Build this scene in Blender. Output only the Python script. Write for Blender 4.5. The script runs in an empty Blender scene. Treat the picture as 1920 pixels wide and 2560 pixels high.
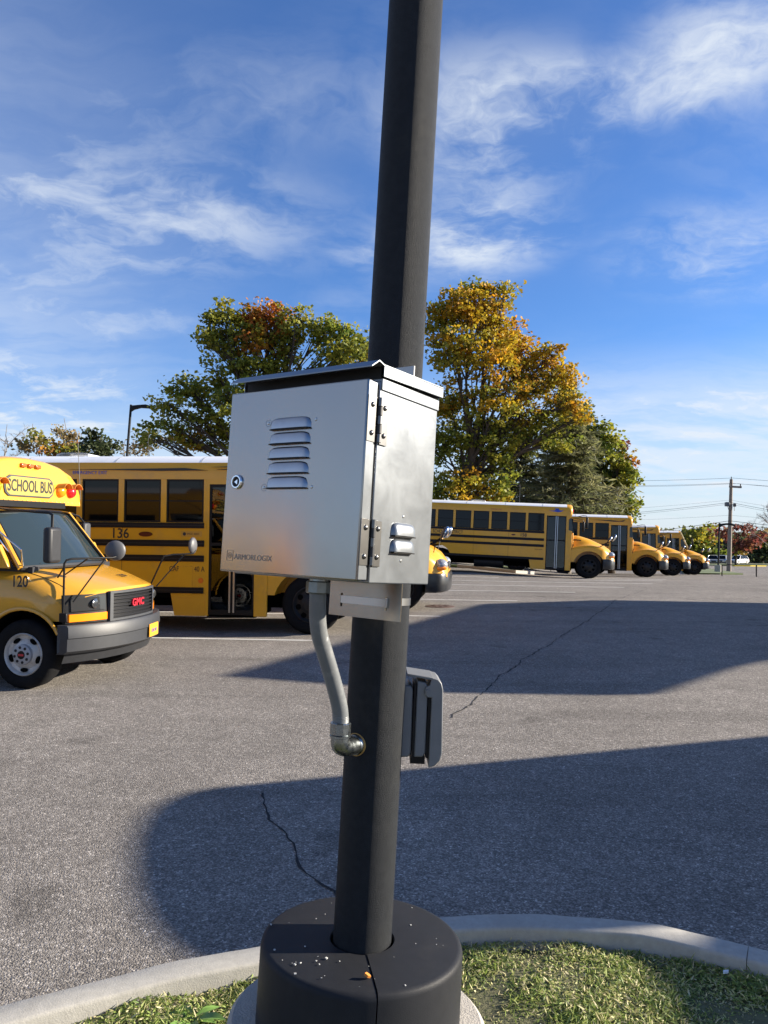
import bpy, math, random
import numpy as np
from mathutils import Matrix, Vector

random.seed(7)
rng = np.random.default_rng(7)
SC = bpy.context.scene
COL = SC.collection
R = math.radians

# ------------------------------------------------------------------ camera
# The parking lot is the plane z = 0. It climbs gently, so true plumb (poles, box) is a few degrees off its normal.
FPX, IW, IH, EYE = 1900.0, 1920.0, 2560.0, 1.82
def axes(p, r):
    p, r = R(p), R(r)
    fw = np.array([0, math.cos(p), math.sin(p)]); r0 = np.array([1.0, 0, 0]); u0 = np.array([0, -math.sin(p), math.cos(p)])
    return np.array([math.cos(r) * r0 + math.sin(r) * u0, -math.sin(r) * r0 + math.cos(r) * u0, fw])
A_LOT = axes(1.26, 0.58)
A_PLUMB = axes(3.8272, 3.3024)
G3 = A_LOT.T @ A_PLUMB                      # plumb frame -> lot frame
GM = Matrix(G3.tolist()).to_4x4()
EYE_V = Vector((0, 0, EYE))
PLUMB = Matrix.Translation(EYE_V) @ GM      # plumb frame with its origin at eye level
cam_d = bpy.data.cameras.new('camera'); cam = bpy.data.objects.new('camera', cam_d); COL.objects.link(cam)
cam_d.sensor_fit = 'VERTICAL'; cam_d.sensor_height = 24.0; cam_d.lens = 24.0 * FPX / IH
cam_d.clip_start = 0.05; cam_d.clip_end = 3000
cm = Matrix.Identity(4)
for i in range(3):
    cm[i][0] = A_LOT[0][i]; cm[i][1] = A_LOT[1][i]; cm[i][2] = -A_LOT[2][i]
cam.matrix_world = Matrix.Translation(EYE_V) @ cm
SC.camera = cam

def at(u, v, depth):
    """world point seen at photo pixel (u, v), at forward distance depth"""
    d = A_LOT.T @ np.array([(u - IW / 2) / FPX, (IH / 2 - v) / FPX, 1.0])
    d = d * (depth / d[1])
    return Vector((d[0], d[1], d[2] + EYE))
def direction(u, v):
    d = A_LOT.T @ np.array([(u - IW / 2) / FPX, (IH / 2 - v) / FPX, 1.0])
    return d / np.linalg.norm(d)

# ------------------------------------------------------------------ light
SUN_AZ, SUN_EL = 83.5, 22.0                 # azimuth clockwise from the viewing direction
sd = G3 @ np.array([math.cos(R(SUN_EL)) * math.sin(R(SUN_AZ)), math.cos(R(SUN_EL)) * math.cos(R(SUN_AZ)), math.sin(R(SUN_EL))])
sun_d = bpy.data.lights.new('sun', 'SUN'); sun = bpy.data.objects.new('sun', sun_d); COL.objects.link(sun)
sun_d.energy = 5.0; sun_d.angle = R(0.53); sun_d.color = (1.0, 0.90, 0.75)
sun.rotation_euler = Vector(sd).to_track_quat('Z', 'Y').to_euler()
sun.location = (30, 4, 20)
vs = SC.view_settings
vs.view_transform = 'Standard'; vs.look = 'None'; vs.gamma = 1.0; vs.use_curve_mapping = False
vs.exposure = 1.45

world = bpy.data.worlds.new('World'); SC.world = world; world.use_nodes = True
wt = world.node_tree; wt.nodes.clear()
def N(tree, typ, **kw):
    n = tree.nodes.new(typ)
    for k, v in kw.items():
        setattr(n, k, v)
    return n
def vmath(tree, op, a, b=None):
    n = N(tree, 'ShaderNodeVectorMath', operation=op)
    for i, x in enumerate((a, b)):
        if x is None: continue
        if isinstance(x, (tuple, list)): n.inputs[i].default_value = x
        elif isinstance(x, (int, float)): n.inputs['Scale'].default_value = x
        else: tree.links.new(x, n.inputs[i])
    return n
def fmath(tree, op, a, b=None, c=None, clamp=False):
    n = N(tree, 'ShaderNodeMath', operation=op); n.use_clamp = clamp
    for i, x in enumerate((a, b, c)):
        if x is None: continue
        if isinstance(x, (int, float)): n.inputs[i].default_value = x
        else: tree.links.new(x, n.inputs[i])
    return n.outputs[0]
def maprange(tree, x, a, b, c=0.0, d=1.0, smooth=True):
    n = N(tree, 'ShaderNodeMapRange'); n.interpolation_type = 'SMOOTHSTEP' if smooth else 'LINEAR'
    tree.links.new(x, n.inputs[0])
    for i, v in enumerate((a, b, c, d)): n.inputs[i + 1].default_value = v
    return n.outputs[0]
def noise(tree, vec, scale, detail=4, rough=0.5, dist=0.0):
    n = N(tree, 'ShaderNodeTexNoise'); tree.links.new(vec, n.inputs['Vector'])
    n.inputs['Scale'].default_value = scale; n.inputs['Detail'].default_value = detail
    n.inputs['Roughness'].default_value = rough; n.inputs['Distortion'].default_value = dist
    return n

sky = N(wt, 'ShaderNodeTexSky', sky_type='NISHITA')
sky.sun_disc = False; sky.sun_elevation = R(SUN_EL); sky.sun_rotation = R(SUN_AZ)
sky.altitude = 50; sky.air_density = 1.0; sky.dust_density = 0.35; sky.ozone_density = 2.6
tc = N(wt, 'ShaderNodeTexCoord')
dirv = tc.outputs['Generated']
sep = N(wt, 'ShaderNodeSeparateXYZ'); wt.links.new(dirv, sep.inputs[0])
den = fmath(wt, 'MAXIMUM', fmath(wt, 'ADD', sep.outputs[2], 0.22), 0.05)
comb = N(wt, 'ShaderNodeCombineXYZ')
wt.links.new(fmath(wt, 'DIVIDE', sep.outputs[0], den), comb.inputs[0])
wt.links.new(fmath(wt, 'DIVIDE', sep.outputs[1], den), comb.inputs[1])
layer = comb.outputs[0]                     # direction projected on a flat cloud layer
def layer_pt(u, v):
    d = direction(u, v); k = d[2] + 0.22
    return (d[0] / k, d[1] / k, 0.0)
def blob(u, v, ru, rv, w):
    """soft patch of cloud cover around the direction of a photo pixel"""
    c = layer_pt(u, v); ex = layer_pt(u + ru, v); ey = layer_pt(u, v - rv)
    sx = max(abs(ex[0] - c[0]), 0.02); sy = max(abs(ey[1] - c[1]), 0.02)
    s = vmath(wt, 'SUBTRACT', layer, c)
    m = vmath(wt, 'MULTIPLY', s.outputs[0], (1 / sx, 1 / sy, 0))
    l = vmath(wt, 'LENGTH', m.outputs[0])
    return fmath(wt, 'MULTIPLY', maprange(wt, l.outputs['Value'], 1.6, 0.0), w)
warp = noise(wt, layer, 2.6, 4, 0.6)
wv = vmath(wt, 'SUBTRACT', warp.outputs['Color'], (0.5, 0.5, 0.5))
wv = vmath(wt, 'SCALE', wv.outputs[0], 0.32)
lay2 = vmath(wt, 'ADD', layer, wv.outputs[0])
rot = N(wt, 'ShaderNodeMapping'); wt.links.new(lay2.outputs[0], rot.inputs[0])
rot.inputs['Rotation'].default_value = (0, 0, R(-24)); rot.inputs['Scale'].default_value = (0.75, 2.1, 1)
wisp = noise(wt, rot.outputs[0], 2.3, 10, 0.60, 0.0).outputs[0]
puff = noise(wt, lay2.outputs[0], 5.0, 10, 0.62, 0.0).outputs[0]
cover = 0.0
covs = [blob(1240, 320, 250, 190, .95), blob(1180, 590, 200, 110, .95), blob(1480, 240, 260, 90, .75), blob(1820, 130, 220, 170, .95),
        blob(1820, 640, 300, 120, .75), blob(1820, 1050, 420, 120, 1.0), blob(1560, 1200, 500, 90, .9),
        blob(60, 1000, 330, 160, .70), blob(120, 520, 420, 260, .48), blob(520, 560, 330, 150, .48), blob(250, 780, 300, 120, .48),
        blob(640, 250, 500, 160, .24), blob(920, 640, 90, 60, .45)]
acc = covs[0]
for c_ in covs[1:]: acc = fmath(wt, 'ADD', acc, c_)
broad = maprange(wt, noise(wt, layer, 0.9, 3).outputs[0], 0.45, 0.75, 0.0, 0.35)
acc = fmath(wt, 'ADD', acc, broad)
acc = fmath(wt, 'ADD', acc, maprange(wt, sep.outputs[2], 0.30, -0.02, 0.0, 0.50))
acc = fmath(wt, 'ADD', acc, maprange(wt, sep.outputs[0], -0.25, -0.85, 0.0, 0.75))
tex = fmath(wt, 'ADD', fmath(wt, 'MULTIPLY', wisp, 0.52), fmath(wt, 'MULTIPLY', puff, 0.48))
dens = fmath(wt, 'MULTIPLY', fmath(wt, 'MINIMUM', acc, 0.95), maprange(wt, tex, 0.40, 0.63, 0.05, 1.0))
haze_ = fmath(wt, 'MULTIPLY', maprange(wt, sep.outputs[2], 0.26, 0.0, 0.0, 0.80), maprange(wt, wisp, 0.3, 0.6, 0.75, 1.0))
dens = fmath(wt, 'MAXIMUM', dens, haze_)
hz_l = fmath(wt, 'MULTIPLY', maprange(wt, sep.outputs[0], -0.05, -0.62, 0.0, 0.52), maprange(wt, sep.outputs[2], 0.72, 0.10, 0.30, 1.0))
hz_r = fmath(wt, 'MULTIPLY', maprange(wt, sep.outputs[2], 0.25, 0.12, 0.0, 0.78), maprange(wt, sep.outputs[0], 0.06, 0.28))
hz_r = fmath(wt, 'MULTIPLY', hz_r, maprange(wt, wisp, 0.32, 0.58, 0.55, 1.0))
hz_l = fmath(wt, 'MULTIPLY', hz_l, maprange(wt, wisp, 0.33, 0.62, 0.55, 1.15))
dens = fmath(wt, 'MAXIMUM', dens, fmath(wt, 'MAXIMUM', hz_l, hz_r))
mixc = N(wt, 'ShaderNodeMix', data_type='RGBA')
wt.links.new(dens, mixc.inputs['Factor'])
tint = N(wt, 'ShaderNodeMix', data_type='RGBA', blend_type='MULTIPLY'); tint.inputs['Factor'].default_value = 1.0
wt.links.new(sky.outputs[0], tint.inputs['A']); tint.inputs['B'].default_value = (0.62, 0.92, 1.38, 1)
wt.links.new(tint.outputs['Result'], mixc.inputs['A'])
mixc.inputs['B'].default_value = (6.0, 6.5, 7.1, 1)
bg = N(wt, 'ShaderNodeBackground'); bg.inputs[1].default_value = 0.05
wt.links.new(mixc.outputs['Result'], bg.inputs[0])
wo = N(wt, 'ShaderNodeOutputWorld'); wt.links.new(bg.outputs[0], wo.inputs[0])

# ------------------------------------------------------------------ materials
MATS = {}
def mat(name, col, rough=0.5, metal=0.0, spec=0.5, coat=0.0, var=0.0, vscale=6.0, bump=0.0, bscale=60.0, dirt=None, dscale=2.0,
        aniso=0.0, trans=0.0, emit=None, rvar=0.0, stretch=(1, 1, 1), arot=0.0):
    if name in MATS: return MATS[name]
    m = bpy.data.materials.new(name); m.use_nodes = True; t = m.node_tree
    p = t.nodes['Principled BSDF']
    p.inputs['Base Color'].default_value = (*col, 1); p.inputs['Roughness'].default_value = rough
    p.inputs['Metallic'].default_value = metal; p.inputs['Specular IOR Level'].default_value = spec
    p.inputs['Coat Weight'].default_value = coat; p.inputs['Coat Roughness'].default_value = 0.06
    if trans: p.inputs['Transmission Weight'].default_value = trans
    co = N(t, 'ShaderNodeTexCoord'); mp = N(t, 'ShaderNodeMapping'); t.links.new(co.outputs['Object'], mp.inputs[0])
    mp.inputs['Scale'].default_value = stretch; vec = mp.outputs[0]
    if var or dirt:
        n = noise(t, vec, vscale, 6, 0.62)
        h = N(t, 'ShaderNodeMix', data_type='RGBA', blend_type='MULTIPLY'); h.inputs['Factor'].default_value = 1
        h.inputs['A'].default_value = (*col, 1)
        v = maprange(t, n.outputs[0], 0.25, 0.75, 1 - var, 1 + var, False)
        cc = N(t, 'ShaderNodeCombineColor')
        for i in range(3): t.links.new(v, cc.inputs[i])
        t.links.new(cc.outputs[0], h.inputs['B']); out = h.outputs['Result']
        if dirt:
            dn = noise(t, vec, dscale, 7, 0.68)
            f = maprange(t, dn.outputs[0], 0.50, 0.72, 0, dirt[3])
            h2 = N(t, 'ShaderNodeMix', data_type='RGBA'); t.links.new(f, h2.inputs['Factor'])
            t.links.new(out, h2.inputs['A']); h2.inputs['B'].default_value = (*dirt[:3], 1); out = h2.outputs['Result']
        t.links.new(out, p.inputs['Base Color'])
    if rvar:
        n = noise(t, vec, vscale * 1.7, 6, 0.7)
        t.links.new(maprange(t, n.outputs[0], 0.3, 0.7, max(rough - rvar, .02), rough + rvar, False), p.inputs['Roughness'])
    if bump:
        n = noise(t, vec, bscale, 4, 0.6); b = N(t, 'ShaderNodeBump'); b.inputs['Strength'].default_value = bump; b.inputs['Distance'].default_value = 0.01
        t.links.new(n.outputs[0], b.inputs['Height']); t.links.new(b.outputs[0], p.inputs['Normal'])
    if aniso:
        p.inputs['Anisotropic'].default_value = aniso; p.inputs['Anisotropic Rotation'].default_value = arot
        tg = N(t, 'ShaderNodeTangent', direction_type='RADIAL', axis='Z'); t.links.new(tg.outputs[0], p.inputs['Tangent'])
    if emit:
        p.inputs['Emission Color'].default_value = (*emit[:3], 1); p.inputs['Emission Strength'].default_value = emit[3]
    MATS[name] = m
    return m

YEL = mat('bus_yellow', (.70, .34, .012), .32, coat=.3, var=.06, vscale=3, dirt=(.44, .24, .06, .45), dscale=1.7)
BLK = mat('black_trim', (.005, .005, .006), .45, spec=.25, var=.2, vscale=20)
RUB = mat('tyre_rubber', (.009, .009, .010), .82, spec=.12, var=.3, vscale=14, bump=.3, bscale=90)
WHT = mat('white_roof', (.80, .81, .82), .36, var=.04, vscale=2, dirt=(.5, .5, .48, .25), dscale=1.2)
GLS = mat('dark_window_glass', (.003, .0035, .004), .05, spec=.28)
WIN = mat('windscreen_glass', (.02, .03, .033), .03, spec=.5)
CHR = mat('chrome', (.8, .8, .8), .12, 1.0)
ALU = mat('brushed_rail', (.42, .43, .44), .3, 1.0)
GRY = mat('grey_plastic', (.036, .039, .045), .55, var=.12, vscale=18, bump=.08, bscale=300)
DGR = mat('dark_grey_plastic', (.022, .023, .026), .5, spec=.35, var=.15, vscale=18)
CHS = mat('chassis_black', (.003, .003, .003), .9, spec=.05)
STL = mat('wheel_steel', (.46, .45, .43), .45, .25, var=.14, vscale=9, dirt=(.2, .16, .12, .5), dscale=6)
DST = mat('dark_wheel_steel', (.012, .012, .013), .5, spec=.3, var=.3, vscale=9)
AMB = mat('amber_lens', (.85, .24, .01), .12, coat=.7, emit=(1, .25, .0, .06))
REDL = mat('red_lens', (.62, .015, .02), .12, coat=.7, emit=(1, .0, .0, .05))
LENS = mat('clear_lens', (.40, .42, .43), .08, .35, coat=1.0)
TXT = mat('black_lettering', (.012, .012, .012), .5)
REDT = mat('red_emblem', (.42, .02, .035), .3)
BLUT = mat('blue_decal', (.01, .06, .42), .4)
SGN = mat('sign_yellow', (.36, .28, .05), .5, var=.06, vscale=20)
PLT = mat('plate_orange', (.80, .34, .03), .4)
INT = mat('bus_interior_grey', (.10, .12, .13), .7)
SEAT = mat('seat_vinyl', (.05, .10, .10), .5)
STEP = mat('step_tread', (.16, .19, .22), .6)
LOUV = mat('louvre_aluminium', (.36, .37, .39), .28, 1.0, var=.06, vscale=30)
POLE = mat('bronze_black_powder_coat', (.0215, .0235, .0265), .5, spec=.08, var=.18, vscale=40, bump=.5, bscale=520, dirt=(.036, .036, .033, .35), dscale=5)
COVR = mat('base_cover_paint', (.021, .022, .025), .50, spec=.12, var=.10, vscale=25, bump=.16, bscale=420, dirt=(.034, .034, .034, .45), dscale=7)
CONC = mat('concrete', (.42, .39, .34), .9, var=.16, vscale=22, bump=.5, bscale=140, dirt=(.26, .24, .20, .6), dscale=5)
KERB = mat('kerb_concrete', (.36, .345, .31), .92, var=.14, vscale=26, bump=.22, bscale=160, dirt=(.30, .28, .24, .55), dscale=3.2)
LINE = mat('worn_white_paint', (.54, .53, .50), .8, var=.2, vscale=30, dirt=(.17, .165, .16, .75), dscale=4)
CRK = mat('crack_tar', (.012, .012, .013), .9)
RUST = mat('rusty_iron', (.09, .05, .04), .8, var=.3, vscale=10)
HOSE = mat('grey_hose', (.135, .143, .148), .42, var=.10, vscale=16, dirt=(.28, .28, .27, .5), dscale=14)
ZINC = mat('zinc_fitting', (.25, .275, .285), .30, 1.0, var=.12, vscale=40, rvar=.1)
OUTL = mat('outlet_grey', (.155, .16, .165), .42, var=.08, vscale=30)
BARK = mat('bark', (.055, .042, .032), .9, var=.35, vscale=3, bump=.6, bscale=14)
GBRK = mat('grey_bark', (.20, .175, .15), .9, var=.3, vscale=3)
WOOD = mat('weathered_pole_wood', (.22, .18, .145), .85, var=.25, vscale=6)
WIRE = mat('wire', (.03, .03, .032), .6)
STSS = mat('stainless', (.30, .285, .265), .26, 1.0, var=.06, vscale=30)
WCAR = mat('car_white', (.78, .79, .80), .28, coat=.6)
SCAR = mat('car_silver', (.42, .44, .47), .28, .5, coat=.6)
DCAR = mat('car_dark', (.04, .045, .055), .28, .3, coat=.6)
YKRB = mat('yellow_kerb_paint', (.68, .52, .05), .7, var=.15)

def metal_sheet(name, base, r0, r1, mottled):
    m = bpy.data.materials.new(name); m.use_nodes = True; t = m.node_tree; p = t.nodes['Principled BSDF']
    p.inputs['Metallic'].default_value = 0.62 if mottled else 1.0
    co = N(t, 'ShaderNodeTexCoord'); o = co.outputs['Object']
    mp = N(t, 'ShaderNodeMapping'); t.links.new(o, mp.inputs[0])
    mp.inputs['Scale'].default_value = (3, 3, 30) if not mottled else (1, 1, 1)
    grain = noise(t, mp.outputs[0], 8 if not mottled else 60, 4, 0.6).outputs[0]
    cloud = noise(t, o, 9, 7, 0.66, 0.4).outputs[0]
    scr_m = N(t, 'ShaderNodeMapping'); t.links.new(o, scr_m.inputs[0]); scr_m.inputs['Rotation'].default_value = (R(25), R(40), 0)
    scr_m.inputs['Scale'].default_value = (1, 30, 3)
    scr = maprange(t, noise(t, scr_m.outputs[0], 14, 5, 0.7).outputs[0], 0.60, 0.74)
    v = fmath(t, 'MULTIPLY_ADD', cloud, 0.30 if mottled else 0.05, 0.83 if mottled else 0.95)
    v = fmath(t, 'MULTIPLY_ADD', grain, 0.03, v)
    mx = N(t, 'ShaderNodeMix', data_type='RGBA', blend_type='MULTIPLY'); mx.inputs['Factor'].default_value = 1
    mx.inputs['A'].default_value = (*base, 1); cc = N(t, 'ShaderNodeCombineColor')
    for i in range(3): t.links.new(v, cc.inputs[i])
    t.links.new(cc.outputs[0], mx.inputs['B']); t.links.new(mx.outputs['Result'], p.inputs['Base Color'])
    ro = maprange(t, cloud, 0.3, 0.7, r0, r1, False)
    ro = fmath(t, 'MULTIPLY_ADD', scr, 0.05 if mottled else 0.0, ro)
    t.links.new(ro, p.inputs['Roughness'])
    b = N(t, 'ShaderNodeBump'); b.inputs['Strength'].default_value = 0.012 if not mottled else 0.03; b.inputs['Distance'].default_value = 0.001
    t.links.new(grain, b.inputs['Height']); t.links.new(b.outputs[0], p.inputs['Normal'])
    if not mottled:
        p.inputs['Anisotropic'].default_value = 0.92; p.inputs['Anisotropic Rotation'].default_value = 0.25
        tg = N(t, 'ShaderNodeTangent', direction_type='RADIAL', axis='Z'); t.links.new(tg.outputs[0], p.inputs['Tangent'])
    MATS[name] = m
    return m
DOORM = metal_sheet('brushed_aluminium', (.33, .315, .295), .14, .18, False)
SIDEM = metal_sheet('mill_aluminium', (.195, .21, .225), .27, .34, True)

def asphalt_mat():
    m = bpy.data.materials.new('asphalt'); m.use_nodes = True; t = m.node_tree; p = t.nodes['Principled BSDF']
    co = N(t, 'ShaderNodeTexCoord'); o = co.outputs['Object']
    vo = N(t, 'ShaderNodeTexVoronoi'); t.links.new(o, vo.inputs['Vector']); vo.inputs['Scale'].default_value = 120
    s1 = N(t, 'ShaderNodeSeparateColor'); t.links.new(vo.outputs['Color'], s1.inputs[0])
    vo2 = N(t, 'ShaderNodeTexVoronoi'); t.links.new(o, vo2.inputs['Vector']); vo2.inputs['Scale'].default_value = 42
    s2 = N(t, 'ShaderNodeSeparateColor'); t.links.new(vo2.outputs['Color'], s2.inputs[0])
    big = noise(t, o, 0.35, 6, 0.6).outputs[0]
    mid = noise(t, o, 3.0, 6, 0.65).outputs[0]
    ramp = N(t, 'ShaderNodeValToRGB'); e = ramp.color_ramp.elements
    e[0].position = 0.0; e[0].color = (.094, .086, .079, 1); e[1].position = 1.0; e[1].color = (.62, .58, .53, 1)
    for pos, c in ((.35, (.150, .137, .123)), (.70, (.226, .206, .184)), (.88, (.32, .293, .262)), (.955, (.45, .415, .375))):
        x = e.new(pos); x.color = (*c, 1)
    g = fmath(t, 'MULTIPLY_ADD', s1.outputs[0], 0.80, fmath(t, 'MULTIPLY', s2.outputs[1], 0.20))
    t.links.new(g, ramp.inputs[0])
    v = fmath(t, 'MULTIPLY', maprange(t, big, 0.3, 0.7, 0.95, 1.30, False), maprange(t, mid, 0.3, 0.7, 0.88, 1.12, False))
    sw = N(t, 'ShaderNodeVectorMath', operation='ADD'); t.links.new(o, sw.inputs[0]); wn = noise(t, o, 1.6, 4, 0.6); t.links.new(wn.outputs['Color'], sw.inputs[1])
    sp = N(t, 'ShaderNodeTexVoronoi'); t.links.new(sw.outputs[0], sp.inputs['Vector']); sp.inputs['Scale'].default_value = 0.75
    drip = maprange(t, sp.outputs['Distance'], 0.06, 0.17, 0.72, 1.0)
    tm = N(t, 'ShaderNodeMapping'); t.links.new(o, tm.inputs[0]); tm.inputs['Scale'].default_value = (0.10, 1.1, 1); tm.inputs['Rotation'].default_value = (0, 0, R(12))
    track = maprange(t, noise(t, tm.outputs[0], 1.0, 5, 0.6).outputs[0], 0.50, 0.68, 1.0, 0.84)
    v = fmath(t, 'MULTIPLY', v, fmath(t, 'MULTIPLY', drip, track))
    mx = N(t, 'ShaderNodeMix', data_type='RGBA', blend_type='MULTIPLY'); mx.inputs['Factor'].default_value = 1
    cc = N(t, 'ShaderNodeCombineColor')
    for i in range(3): t.links.new(v, cc.inputs[i])
    t.links.new(ramp.outputs[0], mx.inputs['A']); t.links.new(cc.outputs[0], mx.inputs['B'])
    t.links.new(mx.outputs['Result'], p.inputs['Base Color'])
    p.inputs['Roughness'].default_value = 0.9; p.inputs['Specular IOR Level'].default_value = 0.06
    b = N(t, 'ShaderNodeBump'); b.inputs['Strength'].default_value = 0.55; b.inputs['Distance'].default_value = 0.006
    hh = fmath(t, 'ADD', fmath(t, 'MULTIPLY', vo.outputs['Distance'], -1.2), fmath(t, 'MULTIPLY', s1.outputs[1], 0.6))
    t.links.new(hh, b.inputs['Height']); t.links.new(b.outputs[0], p.inputs['Normal'])
    MATS['asphalt'] = m
    return m
ASPH = asphalt_mat()

def attr_mat(name, rough=0.6, transl=0.35, spec=0.3):
    m = bpy.data.materials.new(name); m.use_nodes = True; t = m.node_tree; p = t.nodes['Principled BSDF']
    a = N(t, 'ShaderNodeAttribute', attribute_name='Col')
    t.links.new(a.outputs['Color'], p.inputs['Base Color']); p.inputs['Roughness'].default_value = rough
    p.inputs['Specular IOR Level'].default_value = spec
    tr = N(t, 'ShaderNodeBsdfTranslucent'); t.links.new(a.outputs['Color'], tr.inputs[0])
    mx = N(t, 'ShaderNodeMixShader'); mx.inputs[0].default_value = transl
    t.links.new(p.outputs[0], mx.inputs[1]); t.links.new(tr.outputs[0], mx.inputs[2])
    t.links.new(mx.outputs[0], t.nodes['Material Output'].inputs[0])
    return m
LEAF = attr_mat('leaf', .6, .45); BLADE = attr_mat('grass_blade', .55, .3)
GRS = mat('far_grass', (.075, .105, .028), .9, var=.25, vscale=3, dirt=(.14, .12, .05, .5), dscale=1)
SOIL = mat('thatch_soil', (.10, .10, .045), .95, var=.3, vscale=30, bump=.8, bscale=60, dirt=(.16, .14, .08, .6), dscale=12)

def glass_clear():
    m = bpy.data.materials.new('door_glass'); m.use_nodes = True; t = m.node_tree
    t.nodes.clear(); o = N(t, 'ShaderNodeOutputMaterial')
    tr = N(t, 'ShaderNodeBsdfTransparent'); tr.inputs[0].default_value = (.55, .58, .60, 1)
    gl = N(t, 'ShaderNodeBsdfGlossy'); gl.inputs['Roughness'].default_value = 0.02
    fr = N(t, 'ShaderNodeFresnel'); fr.inputs[0].default_value = 1.5
    mx = N(t, 'ShaderNodeMixShader'); t.links.new(fr.outputs[0], mx.inputs[0]); t.links.new(tr.outputs[0], mx.inputs[1]); t.links.new(gl.outputs[0], mx.inputs[2])
    t.links.new(mx.outputs[0], o.inputs[0]); MATS['door_glass'] = m
    return m
DGL = glass_clear()

# ------------------------------------------------------------------ mesh helpers
class MB:
    def __init__(s): s.v = []; s.f = []
    def add(s, vs, fs):
        o = len(s.v); s.v += [tuple(x) for x in vs]; s.f += [tuple(i + o for i in f) for f in fs]; return s
    def box(s, a, b):
        (x0, y0, z0), (x1, y1, z1) = a, b
        x0, x1 = min(x0, x1), max(x0, x1); y0, y1 = min(y0, y1), max(y0, y1); z0, z1 = min(z0, z1), max(z0, z1)
        return s.add([(x0, y0, z0), (x1, y0, z0), (x1, y1, z0), (x0, y1, z0), (x0, y0, z1), (x1, y0, z1), (x1, y1, z1), (x0, y1, z1)],
                     [(3, 2, 1, 0), (4, 5, 6, 7), (0, 1, 5, 4), (1, 2, 6, 5), (2, 3, 7, 6), (3, 0, 4, 7)])
    def prism(s, poly, lo, hi, axis='y'):
        """poly of 2-D points extruded along axis: y -> (x,z), z -> (x,y), x -> (y,z)"""
        f = {'y': lambda p, t: (p[0], t, p[1]), 'z': lambda p, t: (p[0], p[1], t), 'x': lambda p, t: (t, p[0], p[1])}[axis]
        n = len(poly); vs = [f(p, lo) for p in poly] + [f(p, hi) for p in poly]
        fs = [tuple(range(n)), tuple(range(2 * n - 1, n - 1, -1))] + [(i, n + i, n + (i + 1) % n, (i + 1) % n) for i in range(n)]
        return s.add(vs, fs)
    def loft(s, rings, closed=False, caps=True):
        n = len(rings[0]); vs = [p for r in rings for p in r]; fs = []
        for i in range(len(rings) - 1):
            for j in range(n if closed else n - 1):
                a, b = i * n + j, i * n + (j + 1) % n
                fs.append((a, b, b + n, a + n))
        if caps and closed:
            fs.append(tuple(range(n - 1, -1, -1))); k = (len(rings) - 1) * n; fs.append(tuple(k + i for i in range(n)))
        return s.add(vs, fs)
    def tube(s, pts, r, seg=8, caps=True):
        pts = [Vector(p) for p in pts]; n = len(pts)
        rad = r if isinstance(r, (list, tuple)) else [r] * n
        rings = []; up = None
        for i, p in enumerate(pts):
            d = (pts[min(i + 1, n - 1)] - pts[max(i - 1, 0)])
            if d.length < 1e-9: d = Vector((0, 0, 1))
            d.normalize()
            if up is None: up = Vector((0, 0, 1)) if abs(d.z) < .9 else Vector((1, 0, 0))
            a = d.cross(up)
            if a.length < 1e-6: a = d.cross(Vector((0, 1, 0)))
            a.normalize(); b = d.cross(a).normalized(); up = -b if False else up
            rings.append([p + (a * math.cos(2 * math.pi * k / seg) + b * math.sin(2 * math.pi * k / seg)) * rad[i] for k in range(seg)])
        return s.loft(rings, True, caps)
    def lathe(s, prof, seg=32, c=(0, 0, 0), axis='z', a0=0.0, a1=None):
        """prof: list of (radius, height)"""
        full = a1 is None; a1 = 2 * math.pi if full else a1; n = seg if full else seg + 1
        rings = []
        for r, h in prof:
            ring = []
            for k in range(n):
                t = a0 + (a1 - a0) * k / seg; x, y = r * math.cos(t), r * math.sin(t)
                q = {'z': (x, y, h), 'y': (x, h, y), 'x': (h, x, y)}[axis]
                ring.append((q[0] + c[0], q[1] + c[1], q[2] + c[2]))
            rings.append(ring)
        return s.loft(rings, full, False)
    def ball(s, c, r, seg=14, rg=8, rot=None):
        rr = r if isinstance(r, (tuple, list)) else (r, r, r); rings = []
        for i in range(rg + 1):
            ph = math.pi * i / rg; ring = []
            for k in range(seg):
                th = 2 * math.pi * k / seg
                q = Vector((rr[0] * math.sin(ph) * math.cos(th), rr[1] * math.sin(ph) * math.sin(th), rr[2] * math.cos(ph)))
                if rot: q = rot @ q
                ring.append((q[0] + c[0], q[1] + c[1], q[2] + c[2]))
            rings.append(ring)
        return s.loft(rings, True, False)
    def xf(s, m):
        s.v = [tuple(m @ Vector(p)) for p in s.v]; return s
    def build(s, name, m, parent=None, bevel=0.0, smooth=True, ang=32, seg=2):
        me = bpy.data.meshes.new(name); me.from_pydata(s.v, [], s.f); me.validate(); me.update()
        import bmesh
        bm = bmesh.new(); bm.from_mesh(me); bmesh.ops.remove_doubles(bm, verts=bm.verts, dist=1e-6)
        bmesh.ops.recalc_face_normals(bm, faces=bm.faces); bm.to_mesh(me); bm.free()
        me.materials.append(m)
        if smooth:
            me.polygons.foreach_set('use_smooth', [True] * len(me.polygons)); me.set_sharp_from_angle(angle=R(ang))
        o = bpy.data.objects.new(name, me); COL.objects.link(o)
        if parent is not None: o.parent = parent
        if bevel:
            b = o.modifiers.new('bevel', 'BEVEL'); b.width = bevel; b.segments = seg; b.limit_method = 'ANGLE'; b.angle_limit = R(40); b.harden_normals = False
        return o

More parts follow.
